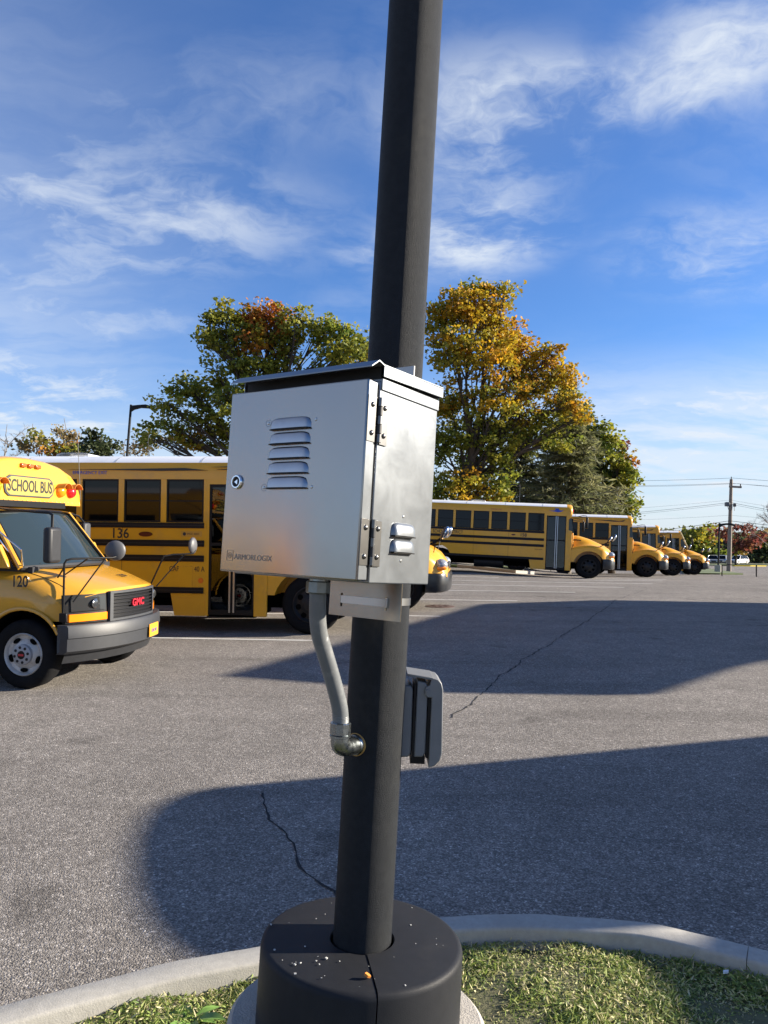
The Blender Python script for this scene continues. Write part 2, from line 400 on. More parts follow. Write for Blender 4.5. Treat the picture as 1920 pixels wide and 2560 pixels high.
def cut(o, cutter):
    """boolean difference, applied"""
    md = o.modifiers.new('cut', 'BOOLEAN'); md.operation = 'DIFFERENCE'; md.solver = 'EXACT'; md.object = cutter
    bpy.context.view_layer.update()
    dg = bpy.context.evaluated_depsgraph_get()
    me = bpy.data.meshes.new_from_object(o.evaluated_get(dg)); o.modifiers.remove(md)
    old = o.data; o.data = me; me.name = old.name
    me.polygons.foreach_set('use_smooth', [True] * len(me.polygons)); me.set_sharp_from_angle(angle=R(30))
    bpy.data.objects.remove(cutter, do_unlink=True)
    return o
def empty(name, loc=(0, 0, 0), rz=0.0, scale=1.0):
    o = bpy.data.objects.new(name, None); COL.objects.link(o); o.location = loc; o.rotation_euler = (0, 0, rz); o.scale = (scale,) * 3
    o.empty_display_size = 0.2
    return o
def tag(o, label=None, cat=None, group=None, kind=None):
    if label: o['label'] = label
    if cat: o['category'] = cat
    if group: o['group'] = group
    if kind: o['kind'] = kind
    return o
KIDS = {}
def copy_tree(o, parent=None):
    if not KIDS.get('done'):
        pass
    c = o.copy(); COL.objects.link(c)
    if parent is not None:
        c.parent = parent; c.matrix_parent_inverse = o.matrix_parent_inverse.copy()
    for ch in o.children: copy_tree(ch, c)
    return c
def text(name, body, size, m, parent, mw, sx=1.0, ext=0.0015, align='CENTER', bold=0.0):
    cu = bpy.data.curves.new(name, 'FONT'); cu.body = body; cu.size = size; cu.extrude = ext; cu.align_x = align; cu.align_y = 'CENTER'; cu.offset = bold
    cu.resolution_u = 3
    tmp = bpy.data.objects.new('tmp', cu); COL.objects.link(tmp); bpy.context.view_layer.update()
    me = bpy.data.meshes.new_from_object(tmp); bpy.data.objects.remove(tmp, do_unlink=True); bpy.data.curves.remove(cu)
    me.transform(Matrix.Diagonal((sx, 1, 1, 1))); me.transform(mw)
    me.materials.clear(); me.materials.append(m); me.name = name
    o = bpy.data.objects.new(name, me); COL.objects.link(o); o.parent = parent
    return o
def frame_m(o, x, z):
    """matrix whose x axis runs along x, whose y axis (text up) runs along z, at origin o"""
    x = Vector(x).normalized(); y = Vector(z).normalized(); n = x.cross(y).normalized(); y = n.cross(x)
    m = Matrix.Identity(4)
    for i in range(3): m[i][0], m[i][1], m[i][2], m[i][3] = x[i], y[i], n[i], o[i]
    return m
def quads_mesh(name, P, U, V, col, m, parent=None):
    """N little leaf quads, centres P, half axes U and V, colours col"""
    n = len(P); v = np.empty((n, 4, 3), np.float32)
    v[:, 0] = P - U; v[:, 1] = P - V * 0.9; v[:, 2] = P + U; v[:, 3] = P + V * 0.9
    me = bpy.data.meshes.new(name); me.vertices.add(4 * n); me.vertices.foreach_set('co', v.ravel())
    me.loops.add(4 * n); me.loops.foreach_set('vertex_index', np.arange(4 * n, dtype=np.int32))
    me.polygons.add(n); me.polygons.foreach_set('loop_start', np.arange(0, 4 * n, 4, dtype=np.int32))
    me.update(calc_edges=True)
    a = me.attributes.new('Col', 'FLOAT_COLOR', 'FACE')
    c = np.ones((n, 4), np.float32); c[:, :3] = col; a.data.foreach_set('color', c.ravel())
    me.materials.append(m); o = bpy.data.objects.new(name, me); COL.objects.link(o)
    if parent is not None: o.parent = parent
    return o
def rand_dirs(n, g=rng):
    d = g.normal(size=(n, 3)); return d / np.linalg.norm(d, axis=1, keepdims=True)

# ------------------------------------------------------------------ ground
def sstep(a, b, x):
    t = min(max((x - a) / (b - a), 0.0), 1.0); return t * t * (3 - 2 * t)
def gz(x, y):
    """height of the ground: flat lot, falling away beyond the crest on the right"""
    if y <= 25: return 0.0
    k = sstep(0.08, 0.24, x / max(y, 20.0))
    d = y - 28.0
    d = 0.0 if d < -3 else ((d + 3) ** 2 / 12 if d < 3 else d)
    d = min(d, 47.0) * 0.047 + max(d - 47.0, 0) * 0.030
    return -d * k
def sheet(name, xs, ys, dz, m, kind='structure'):
    mb = MB(); vs = [(x, y, gz(x, y) + dz) for y in ys for x in xs]; n = len(xs)
    fs = [(j * n + i, j * n + i + 1, (j + 1) * n + i + 1, (j + 1) * n + i) for j in range(len(ys) - 1) for i in range(n - 1)]
    mb.add(vs, fs); o = mb.build(name, m, ang=80); tag(o, kind=kind); return o
xs = sorted(set([-900, -500, -300, -200, -150] + list(range(-100, 101, 4)) + list(range(110, 300, 15)) + [350, 450, 700, 1000]))
ys = sorted(set([-80, -40, -20, 0, 10, 20] + [24 + .8 * i for i in range(22)] + list(range(42, 120, 4)) + list(range(120, 320, 12)) + [400, 600, 900, 1500]))
lot = sheet('parking_lot', xs, ys, 0.0, ASPH)
tag(lot, 'grey asphalt parking lot with worn white stall lines', 'parking lot')

def gpoly(name, poly, dz, m, parent=None, kind=None, thick=0.0):
    mb = MB(); n = len(poly)
    top = [(x, y, gz(x, y) + dz) for x, y in poly]
    if thick: mb.add(top + [(x, y, z - thick) for x, y, z in top], [tuple(range(n))] + [(i, (i + 1) % n, n + (i + 1) % n, n + i) for i in range(n)])
    else: mb.add(top, [tuple(range(n))])
    o = mb.build(name, m, parent, smooth=False)
    if kind: tag(o, kind=kind)
    return o
# stall lines, parts of the lot
for (x1, y1, ln, sl) in ((5.67, 22.45, 9, -.075), (3.44, 19.55, 9, -.07), (1.2, 15.93, 8, -.05), (-1.14, 12.33, 9, -.045), (7.79, 24.61, 9, -.08),
                         (9.43, 26.63, 9, -.085), (10.6, 28.9, 9, -.09), (11.6, 31.2, 9, -.095)):
    mb = MB(); k = 12
    top = []
    for i in range(k + 1):
        x = x1 - ln * i / k; y = y1 - sl * ln * i / k; top.append((x, y))
    vs = [(x, y - .055, gz(x, y) + .004) for x, y in top] + [(x, y + .055, gz(x, y) + .004) for x, y in top]
    mb.add(vs, [(i, i + 1, k + 2 + i, k + 1 + i) for i in range(k)])
    mb.build('stall_line', LINE, lot, smooth=False)
def crack(pts, w):
    mb = MB(); P = []
    for a, b in zip(pts[:-1], pts[1:]):
        n = max(3, int(math.dist(a, b) / .07))
        for i in range(n): P.append((a[0] + (b[0] - a[0]) * i / n, a[1] + (b[1] - a[1]) * i / n))
    vs = []; j = 0.0
    for i, (x, y) in enumerate(P):
        j = j * .8 + random.uniform(-.022, .022); ww = w * random.uniform(.25, 1.2)
        vs += [(x + j - ww, y, .004), (x + j + ww, y + ww * .5, .004)]
    mb.add(vs, [(2 * i, 2 * i + 1, 2 * i + 3, 2 * i + 2) for i in range(len(P) - 1)])
    mb.build('crack', CRK, lot, smooth=False)
crack([(8.6, 24.5), (6.15, 20.1), (4.4, 16.0), (2.8, 12.45), (1.47, 9.51), (.95, 8.07), (.63, 7.3)], .013)
crack([(-.83, 5.25), (-.65, 4.77), (-.53, 4.42), (-.41, 4.11), (-.23, 3.85), (-.1, 3.5)], .008)
crack([(3.6, 24.2), (5.6, 25.3), (7.5, 26.6)], .012)
mb = MB().lathe([(0.0, .014), (.29, .014), (.33, .010), (.35, .006), (.36, -.01)], 28, (1.34, 17.99, 0))
mh = mb.build('manhole_cover', RUST); tag(mh, 'rusty round iron cover set in the asphalt', 'manhole cover')
for k in range(8):
    a = k * math.pi / 4
    MB().box((1.34 + .18 * math.cos(a) - .03, 17.99 + .18 * math.sin(a) - .03, .0145), (1.34 + .18 * math.cos(a) + .03, 17.99 + .18 * math.sin(a) + .03, .021)).build('raised_block', RUST, mh)

# ------------------------------------------------------------------ kerbed island the pole stands on
outer = [(-3.1, -.8), (-3.05, .6), (-2.75, 1.5), (-2.1, 2.2), (-1.32, 2.69), (-.85, 2.945), (-.48, 3.09), (0, 3.27), (.37, 3.35), (.61, 3.362), (.95, 3.335),
         (1.07, 3.32), (1.25, 3.255), (1.56, 3.09), (2.05, 2.75), (2.6, 2.1), (2.9, 1.2), (2.95, -.8)]
def resample(pts, step):
    out = []
    for a, b in zip(pts[:-1], pts[1:]):
        n = max(1, round(math.dist(a, b) / step))
        out += [(a[0] + (b[0] - a[0]) * i / n, a[1] + (b[1] - a[1]) * i / n) for i in range(n)]
    return out + [pts[-1]]
def smooth_line(pts, it=2):
    for _ in range(it):
        pts = [pts[0]] + [((a[0] + 2 * b[0] + c[0]) / 4, (a[1] + 2 * b[1] + c[1]) / 4) for a, b, c in zip(pts[:-2], pts[1:-1], pts[2:])] + [pts[-1]]
    return pts
kl = smooth_line(resample(outer, .07), 3)
def normals(pts):
    out = []
    for i in range(len(pts)):
        a, b = pts[max(i - 1, 0)], pts[min(i + 1, len(pts) - 1)]; dx, dy = b[0] - a[0], b[1] - a[1]; l = math.hypot(dx, dy)
        out.append((dy / l, -dx / l))
    return out
kn = normals(kl)
kerb = empty('kerb', (0, 3.2, 0)); tag(kerb, 'curved pale concrete kerb round the grass island below the pole', 'kerb')
prof = [(0, -.06), (0, .132), (.004, .143), (.013, .149), (.065, .1505), (.116, .150), (.125, .145), (.128, .135), (.128, -.06)]
seg_n = 26; i0 = 3
for s0 in range(0, len(kl) - 1, seg_n):
    idx = range(s0, min(s0 + seg_n, len(kl) - 1) + 1); rings = []
    last = list(idx)
    for q, i in enumerate(last):
        (x, y), (nx, ny) = kl[i], kn[i]
        e = .0
        if q in (0, len(last) - 1): e = .0
        w1 = .002 * math.sin(i * 1.7) + .003 * math.sin(i * .61); h1 = .0015 * math.sin(i * .9 + 1)
        rings.append([(x + nx * (t + (w1 if t < .03 else -w1 * .5)), y + ny * (t + (w1 if t < .03 else 0)) - 3.2, z + (h1 if z > 0 else 0)) for t, z in prof])
    if len(rings) > 1:
        a0, a1 = Vector(rings[0][0]), Vector(rings[1][0]); sh = (a1 - a0).normalized() * .003
        rings[0] = [tuple(Vector(p) + sh) for p in rings[0]]
        MB().loft(rings, True, True).build('kerb_segment', KERB, kerb, ang=50)
inner = [(x + nx * .128, y + ny * .128) for (x, y), (nx, ny) in zip(kl, kn)]
soil_poly = [(x, y) for x, y in inner]
mb = MB(); cx, cy = 0.0, 1.0
nn = len(soil_poly); rings = []
for f in (1.0, .9, .8, .65, .45, .2):
    rings.append([(cx + (x - cx) * f, cy + (y - cy) * f, .066 + .012 * math.sin(7 * x * f + 3 * y) + (.02 if f < .95 else -.02)) for x, y in soil_poly])
mb.loft(rings, True, False); mb.add([rings[-1][k] for k in range(nn)], [tuple(range(nn))])
isl = mb.build('island_soil', SOIL, ang=80); tag(isl, kind='structure')

def inside(px, py, poly):
    r = np.zeros(len(px), bool); n = len(poly); j = n - 1
    for i in range(n):
        xi, yi = poly[i]; xj, yj = poly[j]
        c = ((yi > py) != (yj > py)) & (px < (xj - xi) * (py - yi) / (yj - yi + 1e-12) + xi)
        r ^= c; j = i
    return r
def make_grass():
    g = np.random.default_rng(3); n = 300000
    x = g.uniform(-2.2, 2.6, n); y = g.uniform(1.5, 3.3, n)
    pole_xy = (G3 @ np.array([.0084, 2.3714, -1.4]))[:2]
    vis = np.abs(x) < y * .58 + .1
    k = inside(x, y, soil_poly) & vis & (np.hypot(x - pole_xy[0], y - pole_xy[1]) > .395)
    x, y = x[k], y[k]; n = len(x)
    patch = np.sin(x * 5.1 + 1.3) * np.sin(y * 6.3 + .4) + .6 * np.sin(x * 13 + y * 9) + .5 * np.sin(x * 23 - y * 17)
    thin = g.uniform(size=n) < np.clip(.80 + .25 * patch, .25, 1); x, y, patch = x[thin], y[thin], patch[thin]; n = len(x)
    L = g.uniform(.006, .018, n) * (1 + .25 * patch); az = g.uniform(0, 2 * np.pi, n); el = np.abs(g.normal(.2, .38, n))
    el = np.clip(el, .02, 1.35)
    U = np.stack([np.cos(az) * np.cos(el), np.sin(az) * np.cos(el), np.sin(el)], 1) * L[:, None]
    W = np.cross(U, rand_dirs(n, g)); W /= np.linalg.norm(W, axis=1, keepdims=True) + 1e-9
    W *= (g.uniform(.0018, .0040, n))[:, None]
    P = np.stack([x, y, .078 + .012 * np.sin(7 * x + 3 * y) + np.abs(U[:, 2]) + g.uniform(0, .016, n) * (1 + .5 * patch)], 1)
    c = np.array([[.20, .27, .06], [.31, .36, .11], [.52, .50, .23], [.62, .55, .33], [.11, .17, .045]])
    w = np.stack([.8 + .3 * patch, .9 + 0 * patch, .75 - .25 * patch, .55 - .2 * patch, .35 + 0 * patch], 1); w = np.clip(w, .05, None); w /= w.sum(1, keepdims=True)
    idx = (g.uniform(size=n)[:, None] > np.cumsum(w, 1)).sum(1).clip(0, 4)
    col = c[idx] * g.uniform(.75, 1.25, (n, 1))
    o = quads_mesh('grass', P, U, W, col, BLADE)
    tag(o, 'short mown grass growing on the kerbed island', 'grass', kind='stuff')
make_grass()

def weed(x, y, n, s, label, seedv):
    g = random.Random(seedv); mb = MB()
    for k in range(n):
        a = k * 2.4 + g.uniform(-.3, .3); L = s * g.uniform(.7, 1.15); w = L * .13; lift = g.uniform(.25, .7)
        ring = []
        for i in range(6):
            t = i / 5; r = L * t; z = .085 + L * (lift * t - .35 * t * t); ww = w * (0.25 + 1.9 * t * (1 - t) + .55 * (1 - abs(2 * t - 1)) ) * (1 if i < 5 else .05)
            c, s_ = math.cos(a), math.sin(a)
            ring.append([(x + c * r - s_ * ww, y + s_ * r + c * ww, z + ww * .35), (x + c * r, y + s_ * r, z), (x + c * r + s_ * ww, y + s_ * r - c * ww, z + ww * .35)])
        mb.loft(ring, False, False)
    o = mb.build('weed', mat('weed_leaf', (.13, .23, .045), .5, var=.2, vscale=40)); tag(o, label, 'weed'); return o
weed(-.66, 2.70, 10, .13, 'bright green broadleaf weed rosette left of the pole base', 4)
weed(.62, 2.9, 6, .06, 'small green weed in the grass right of the pole base', 9)
mb = MB().prism([(0, 0), (.03, .008), (.042, .022), (.02, .03), (.004, .016)], 0, .006, 'z'); mb.xf(Matrix.Translation((.54, 2.62, .125)) @ Matrix.Rotation(.5, 4, 'X') @ Matrix.Scale(.55, 4))
lt = mb.build('litter_scrap', mat('white_paper', (.7, .7, .7), .8)); tag(lt, 'small white scrap of litter on the grass', 'litter')
mb = MB().prism([(0, 0), (.04, .01), (.05, .03), (.015, .026)], 0, .012, 'z'); mb.xf(Matrix.Translation((1.33, 2.98, .11)) @ Matrix.Scale(.6, 4))
lt = mb.build('litter_scrap', MATS['white_paper']); tag(lt, 'white scrap lying against the shaded kerb', 'litter')

# ------------------------------------------------------------------ lamp pole with the base cover
PX, PY, PR = .0084, 2.3714, .0879
def plumb_root(name, x, y, z):
    o = bpy.data.objects.new(name, None); COL.objects.link(o); o.matrix_world = PLUMB @ Matrix.Translation((x, y, z)); o.empty_display_size = .2
    return o
CT = -1.128                                   # top of the base cover, below eye level
pole = plumb_root('light_pole', PX, PY, CT)
tag(pole, 'tall dark round light pole with round base cover in the foreground', 'light pole')
MB().lathe([(PR, -.15), (PR, 1.0), (PR * .999, 4.0), (PR * .985, 7.4), (0, 7.41)], 64).build('shaft', POLE, pole)
ft = MB().lathe([(0, -.23), (.372, -.23), (.385, -.243), (.388, -.26), (.388, -.62)], 64).build('concrete_footing', CONC, pole)
sa = math.atan2(-.99, .16)                    # seam faces the camera
for k, (dz, nm) in enumerate(((.0, 'base_cover_half'), (-.0025, 'base_cover_half'))):
    a0 = sa + k * math.pi + .006; a1 = a0 + math.pi - .012
    pr = [(PR + .006, -.006), (PR + .010, 0), (.285, 0), (.294, -.0025), (.300, -.009), (.3025, -.02), (.303, -.2295), (.297, -.2295), (.296, -.02), (.28, -.006), (PR + .006, -.006)]
    MB().lathe([(r, h + dz) for r, h in pr], 48, a0=a0, a1=a1).build(nm, COVR, pole, ang=40)
arm = MB().box((-.05, -.05, 7.2), (.05, .6, 7.3)).build('lamp_arm', POLE, pole)
MB().prism([(.5, 7.34), (1.3, 7.30), (1.3, 7.24), (.9, 7.19), (.5, 7.2)], -.17, .17, 'x').build('lamp_head', POLE, pole, bevel=.02)
def crumbs():
    g = random.Random(5); mb = MB()
    for k in range(36):
        a = g.gauss(sa - .5, 1.0) if k % 3 else g.uniform(0, 6.28); r = math.sqrt(g.uniform(.11 ** 2, .288 ** 2)); s = g.choice([.0006, .0008, .001, .0013, .0018, .0026])
        p = Matrix.Translation((r * math.cos(a), r * math.sin(a), .0006 + s * .4)) @ Matrix.Rotation(g.uniform(0, 6), 4, 'Z') @ Matrix.Rotation(g.uniform(-.4, .4), 4, 'X')
        q = MB().box((-s * g.uniform(.6, 1.6), -s, -s * .5), (s, s * g.uniform(.6, 1.3), s * .5)).xf(p); mb.add(q.v, q.f)
    o = mb.build('paint_crumbs', mat('pale_crumbs', (.45, .45, .43), .8)); o.matrix_world = PLUMB @ Matrix.Translation((PX, PY, CT))
    tag(o, 'scattered pale crumbs lying on the black base cover', 'debris', kind='stuff')
crumbs()
mb = MB().prism([(-.009, -.004), (.002, -.007), (.011, -.001), (.007, .006), (-.004, .007)], 0, .006, 'z').xf(Matrix.Rotation(.5, 4, 'Y'))
ol = mb.build('leaf_fragment', mat('orange_dry_leaf', (.62, .22, .03), .6)); ol.matrix_world = PLUMB @ Matrix.Translation((PX + .017, PY - .224, CT + .006))
tag(ol, 'tiny orange leaf fragment lying on the base cover', 'leaf')

# ------------------------------------------------------------------ metal equipment box strapped to the pole
yaw = R(35.5718); dv = Vector((-math.cos(yaw), math.sin(yaw), 0)); sv = Vector((math.sin(yaw), math.cos(yaw), 0)); CB = Vector((-.0565, 1.8465, .4522))
bm_ = Matrix.Identity(4)
for i in range(3): bm_[i][0], bm_[i][1], bm_[i][2], bm_[i][3] = -dv[i], sv[i], (0, 0, 1)[i], CB[i]
box = bpy.data.objects.new('equipment_box', None); COL.objects.link(box); box.matrix_world = PLUMB @ bm_
tag(box, 'silver metal equipment box strapped to the dark pole', 'equipment box')
DW, DH = .483, .500
door = MB().box((-DW, 0, -DH), (0, .040, 0)).build('door', DOORM, box, bevel=.0045, seg=3)
MB().box((-.0012, .0035, -DH + .004), (.0008, .0375, -.004)).build('door_return', SIDEM, door, bevel=.0005)
# seam line filler and body
MB().box((-DW + .02, .0395, -DH + .02), (-.012, .056, -.015)).build('gasket', BLK, box)
MB().box((-DW + .004, .052, -.505), (-.002, .330, .006)).build('body', SIDEM, box, bevel=.003)
MB().box((-DW + .001, .056, -.018), (.002, .331, .0125)).build('rim', SIDEM, box, bevel=.002)
# lid: folded sheet with a drip lip in front and a side flange
t_ = .003
lid = MB()
pts = [(.340, .0505), (.052, .0455), (.030, .0520), (.000, .0315)]
ring = pts + [(y, z - t_) for y, z in reversed(pts)]
lid.prism(ring, -.489, .0085, 'x')
lid_o = lid.build('lid', SIDEM, box, smooth=False)
MB().prism([(.340, .0470), (.052, .0422), (.052, .0145), (.340, .0205)], .0055, .0085, 'x').build('lid_flange', SIDEM, lid_o, bevel=.001)
MB().prism([(.340, .0470), (.052, .0422), (.052, .0145), (.340, .0205)], -.489, -.486, 'x').build('lid_flange', SIDEM, lid_o, bevel=.001)
MB().box((-.486, .337, .0205), (.0055, .340, .0470)).build('lid_flange', SIDEM, lid_o)
MB().box((-.478, .0545, .0125), (-.003, .0575, .0415)).build('front_fascia', mat('fascia_shade_black', (.006, .006, .006), .7), box)  # black colour paints in the shade of the gap under the lid

def louvre(n_out, L, h, out, seg=18, ph=9):
    """pressed louvre, in local (along, out, up) with its lower lip open"""
    rings = []
    for i in range(seg + 1):
        t = -1 + 2 * i / seg; e = max(0.0, 1 - abs(t) ** 5.5) ** .5; ring = []
        top = h * (0.42 + .58 * e)
        for j in range(ph + 1):
            q = j / ph; a = q * math.pi / 2
            ring.append((t * L / 2, out * e * (math.sin(a) ** .8), top * math.cos(a)))
        rings.append(ring)
    return rings
def put_louvre(parent, cx, cz, L, h, out, plane, m):
    mb = MB(); rr = louvre(0, L, h, out)
    if plane == 'door': f = lambda p: (cx + p[0], -p[1] - .0002, cz + p[2])
    else: f = lambda p: (-.002 + p[1] + .0002, cx + p[0], cz + p[2])
    mb.loft([[f(p) for p in r] for r in rr], False, False)
    lo = mb.build('louvre', m, parent, ang=60)
    if plane == 'door': q = MB().box((cx - L * .47, -out * .80, cz - .0035), (cx + L * .47, .0002, cz - .0006))
    else: q = MB().box((-.0018, cx - L * .46, cz - .0035), (-.002 + out * .8, cx + L * .46, cz - .0006))
    q.build('louvre_opening', BLK, lo)
for k in range(5): put_louvre(door, -.2495, -.1120 - .0394 * k, .144, .0300, .0120, 'door', LOUV)
put_louvre(box, .188, -.379, .106, .034, .015, 'side', SIDEM); put_louvre(box, .187, -.4215, .104, .034, .015, 'side', SIDEM)
for x, z in ((-.331, -.0938), (-.1627, -.0931), (-.3319, -.2688), (-.1627, -.2686)):
    rv = MB().lathe([(0, -.0022), (.0032, -.0016), (.0046, 0)], 14, (x, -.0001, z), 'y').build('rivet', ALU, door)
    if x < -.3: MB().lathe([(.0088, 0), (.0090, -.0003), (.0100, -.0003), (.0102, 0)], 20, (x, -.0001, z), 'y').build('rivet_ring', SIDEM, rv)
for y, z in ((.1885, -.328), (.187, -.444)):
    MB().lathe([(0, .0022), (.0032, .0016), (.0048, 0)], 14, (-.0019, y, z), 'x').build('rivet', ALU, box)
lk = MB().lathe([(.0205, 0), (.0205, -.004), (.0175, -.0075), (.0145, -.0075), (.0130, -.003)], 32, (-.4348, 0, -.2518), 'y').build('lock', CHR, door)
MB().lathe([(0, -.0032), (.0135, -.0032), (.0135, 0)], 28, (-.4348, 0, -.2518), 'y').build('lock_core', BLK, lk)
MB().prism([(-.4415, -.2522), (-.4300, -.2455), (-.4300, -.2595)], -.0062, -.0030, 'y').build('lock_slot', CHR, lk)
LOGO = mat('etched_grey', (.17, .175, .185), .30, 1.0)
fm = frame_m((-.4275, -.0007, -.4590), (1, 0, 0), (0, 0, 1))
text('lettering', 'ARMORLOGIX', .0215, LOGO, door, fm, 1.02, .0002, 'LEFT')
lg = MB()
for a, b in (((-.4565, -.4700), (-.4325, -.4690)), ((-.4565, -.4420), (-.4325, -.4410)), ((-.4565, -.4690), (-.4555, -.4420)), ((-.4335, -.4690), (-.4325, -.4420))):
    lg.box((a[0], -.0009, a[1]), (b[0], -.0001, b[1]))
for k in range(6):
    a = k * math.pi / 3 + math.pi / 6; b = a + math.pi / 3; c0 = (-.4445, -.4555)
    p = [(c0[0] + r * math.cos(q), c0[1] + r * math.sin(q)) for r, q in ((.0085, a), (.0085, b), (.0075, b), (.0075, a))]
    lg.prism(p, -.0009, -.0001, 'y')
lg.build('emblem', LOGO, door, smooth=False)
text('lettering', 'A', .0115, LOGO, door, frame_m((-.4445, -.0007, -.4555), (1, 0, 0), (0, 0, 1)), 1, .0002)
HNG = mat('hinge_steel', (.15, .148, .145), .32, 1.0, var=.1, vscale=40)
for z0, z1 in ((-.155, -.040), (-.461, -.346)):
    h = MB().box((.0002, .0020, z0), (.0026, .0375, z1)).build('hinge', HNG, box, bevel=.0006)
    MB().box((-.0016, .0560, z0 - .002), (.0022, .0880, z1 - .002)).build('hinge_leaf', HNG, h, bevel=.0006)
    kn_ = 5
    for k in range(kn_):
        a, b = z0 + (z1 - z0) * k / kn_ + .0006, z0 + (z1 - z0) * (k + 1) / kn_ - .0006
        MB().lathe([(0, a), (.0068, a), (.0072, a + .0006), (.0072, b - .0006), (.0068, b), (0, b)], 16, (.0052, .0468, 0)).build('knuckle', DGR if k % 2 else HNG, h)
    for yy, xx in ((.020, .0026), (.0725, .0022)):
        for zz in (z0 + .022, z1 - .022):
            MB().lathe([(0, .0052), (.0035, .0046), (.0062, .0026), (.0072, 0)], 18, (xx, yy, zz), 'x').build('screw', HNG, h)
# back plate with slots, built from strips round the openings
pl = MB(); X0, X1, Z0, Z1 = -.352, -.090, -.6165, .122
for (xa, xb), s in (((-.309, -.301), 0), ((-.146, -.138), 1)): pass
def plate(mb, xa, xb, za, zb): mb.box((xa, .3315, za), (xb, .3360, zb))
zs = [Z0, -.589, -.549, .055, .085, Z1]; cols = [X0, -.3095, -.3015, -.1455, -.1375, X1]
for i in range(5):
    for j in range(5):
        if i in (1, 3) and j in (1, 3): continue
        plate(pl, cols[i], cols[i + 1], zs[j], zs[j + 1])
bp = pl.build('mounting_plate', STSS, box, smooth=False)
MB().box((-.300, .3362, -.60), (-.200, .382, .09)).build('standoff', STSS, bp, bevel=.003)
st = MB().box((-.3055, .3275, -.578), (-.1415, .3290, -.556)).build('strap', ALU, box)
pcx, pcy = -.2526, .4647
MB().lathe([(PR + .0005, -.578), (PR + .0020, -.578), (PR + .0020, -.556), (PR + .0005, -.556)], 48, (pcx, pcy, 0)).build('strap_band', ALU, st)
MB().box((-.1440, .3255, -.5805), (-.1345, .3312, -.5535)).build('strap_buckle', ALU, st, bevel=.001)
st2 = MB().lathe([(PR + .0005, .060), (PR + .0020, .060), (PR + .0020, .080), (PR + .0005, .080)], 48, (pcx, pcy, 0)).build('strap', ALU, box)

# ------------------------------------------------------------------ flexible conduit from the box into the pole
cnd = plumb_root('conduit', PX, PY, -.55); tag(cnd, 'grey flexible conduit bending from box bottom into the pole', 'conduit')
O = Vector((PX, PY, -.55))
cpts = [(-.1690, 2.10, -.090), (-.1675, 2.102, -.125), (-.1655, 2.112, -.165), (-.1595, 2.125, -.205), (-.1500, 2.140, -.238), (-.1335, 2.160, -.288), (-.1100, 2.190, -.363), (-.0955, 2.208, -.416), (-.0900, 2.215, -.452), (-.0890, 2.217, -.470)]
def catmull(P, n):
    P = [Vector(p) for p in P]; out = []
    for i in range(len(P) - 1):
        a, b, c, d = P[max(i - 1, 0)], P[i], P[i + 1], P[min(i + 2, len(P) - 1)]
        for k in range(n):
            t = k / n; out.append(.5 * ((2 * b) + (c - a) * t + (2 * a - 5 * b + 4 * c - d) * t * t + (3 * b - a - 3 * c + d) * t ** 3))
    return out + [P[-1]]
cp = [p - O for p in catmull(cpts, 14)]
MB().tube(cp, [.0232 + .00035 * (1 if (i // 1) % 2 else -1) for i in range(len(cp))], 28).build('hose', HOSE, cnd)
def nut(z0, z1, r, c, m, nm, par, n=8):
    mb = MB().lathe([(0, z0), (r * .9, z0), (r, z0 + .003), (r, z1 - .003), (r * .9, z1), (0, z1)], n, (c[0], c[1], 0)); return mb.build(nm, m, par, smooth=False)
c0 = Vector(cpts[0]) - O
nut(-.094 + .55, -.060 + .55, .0335, c0, mat('cast_fitting', (.20, .215, .215), .34, .8, var=.15, vscale=40), 'connector_nut', cnd)
MB().lathe([(.026, -.062 + .55), (.026, -.045 + .55)], 24, (c0[0], c0[1], 0)).build('connector_neck', ZINC, cnd)
ce = Vector(cpts[-1]) - O
nut(-.498 + .55, -.462 + .55, .0300, ce, ZINC, 'elbow_nut', cnd, 10)
MB().lathe([(.0270, -.505 + .55), (.0300, -.5035 + .55), (.0300, -.4985 + .55), (.0270, -.497 + .55)], 28, (ce[0], ce[1], 0)).build('elbow_collar', ZINC, cnd)
nrm = Vector((-.60, -.80, 0)); pin = Vector((nrm.x * PR, nrm.y * PR, -.5425 + .55))
ep = [Vector((ce[0], ce[1], -.500 + .55)), Vector((ce[0], ce[1], -.515 + .55))]
b0 = ep[-1]; ctrl = Vector((ce[0], ce[1], pin.z)); 
for k in range(1, 9):
    t = k / 8; ep.append(b0 * (1 - t) ** 2 + ctrl * 2 * t * (1 - t) + (pin + nrm * .006) * t * t)
ep.append(pin - nrm * .004)
MB().tube(ep, [.026, .0265] + [.0268] * 8 + [.0268], 24).build('elbow', ZINC, cnd)
MB().tube([pin + nrm * .010, pin + nrm * .001, pin - nrm * .006], [.0290, .0318, .0318], 28).build('elbow_locknut', ZINC, cnd)
MB().tube([pin + nrm * .0015, pin - nrm * .010], [.0335, .0335], 28).build('sealing_ring', mat('ochre_seal', (.42, .25, .07), .6), cnd)

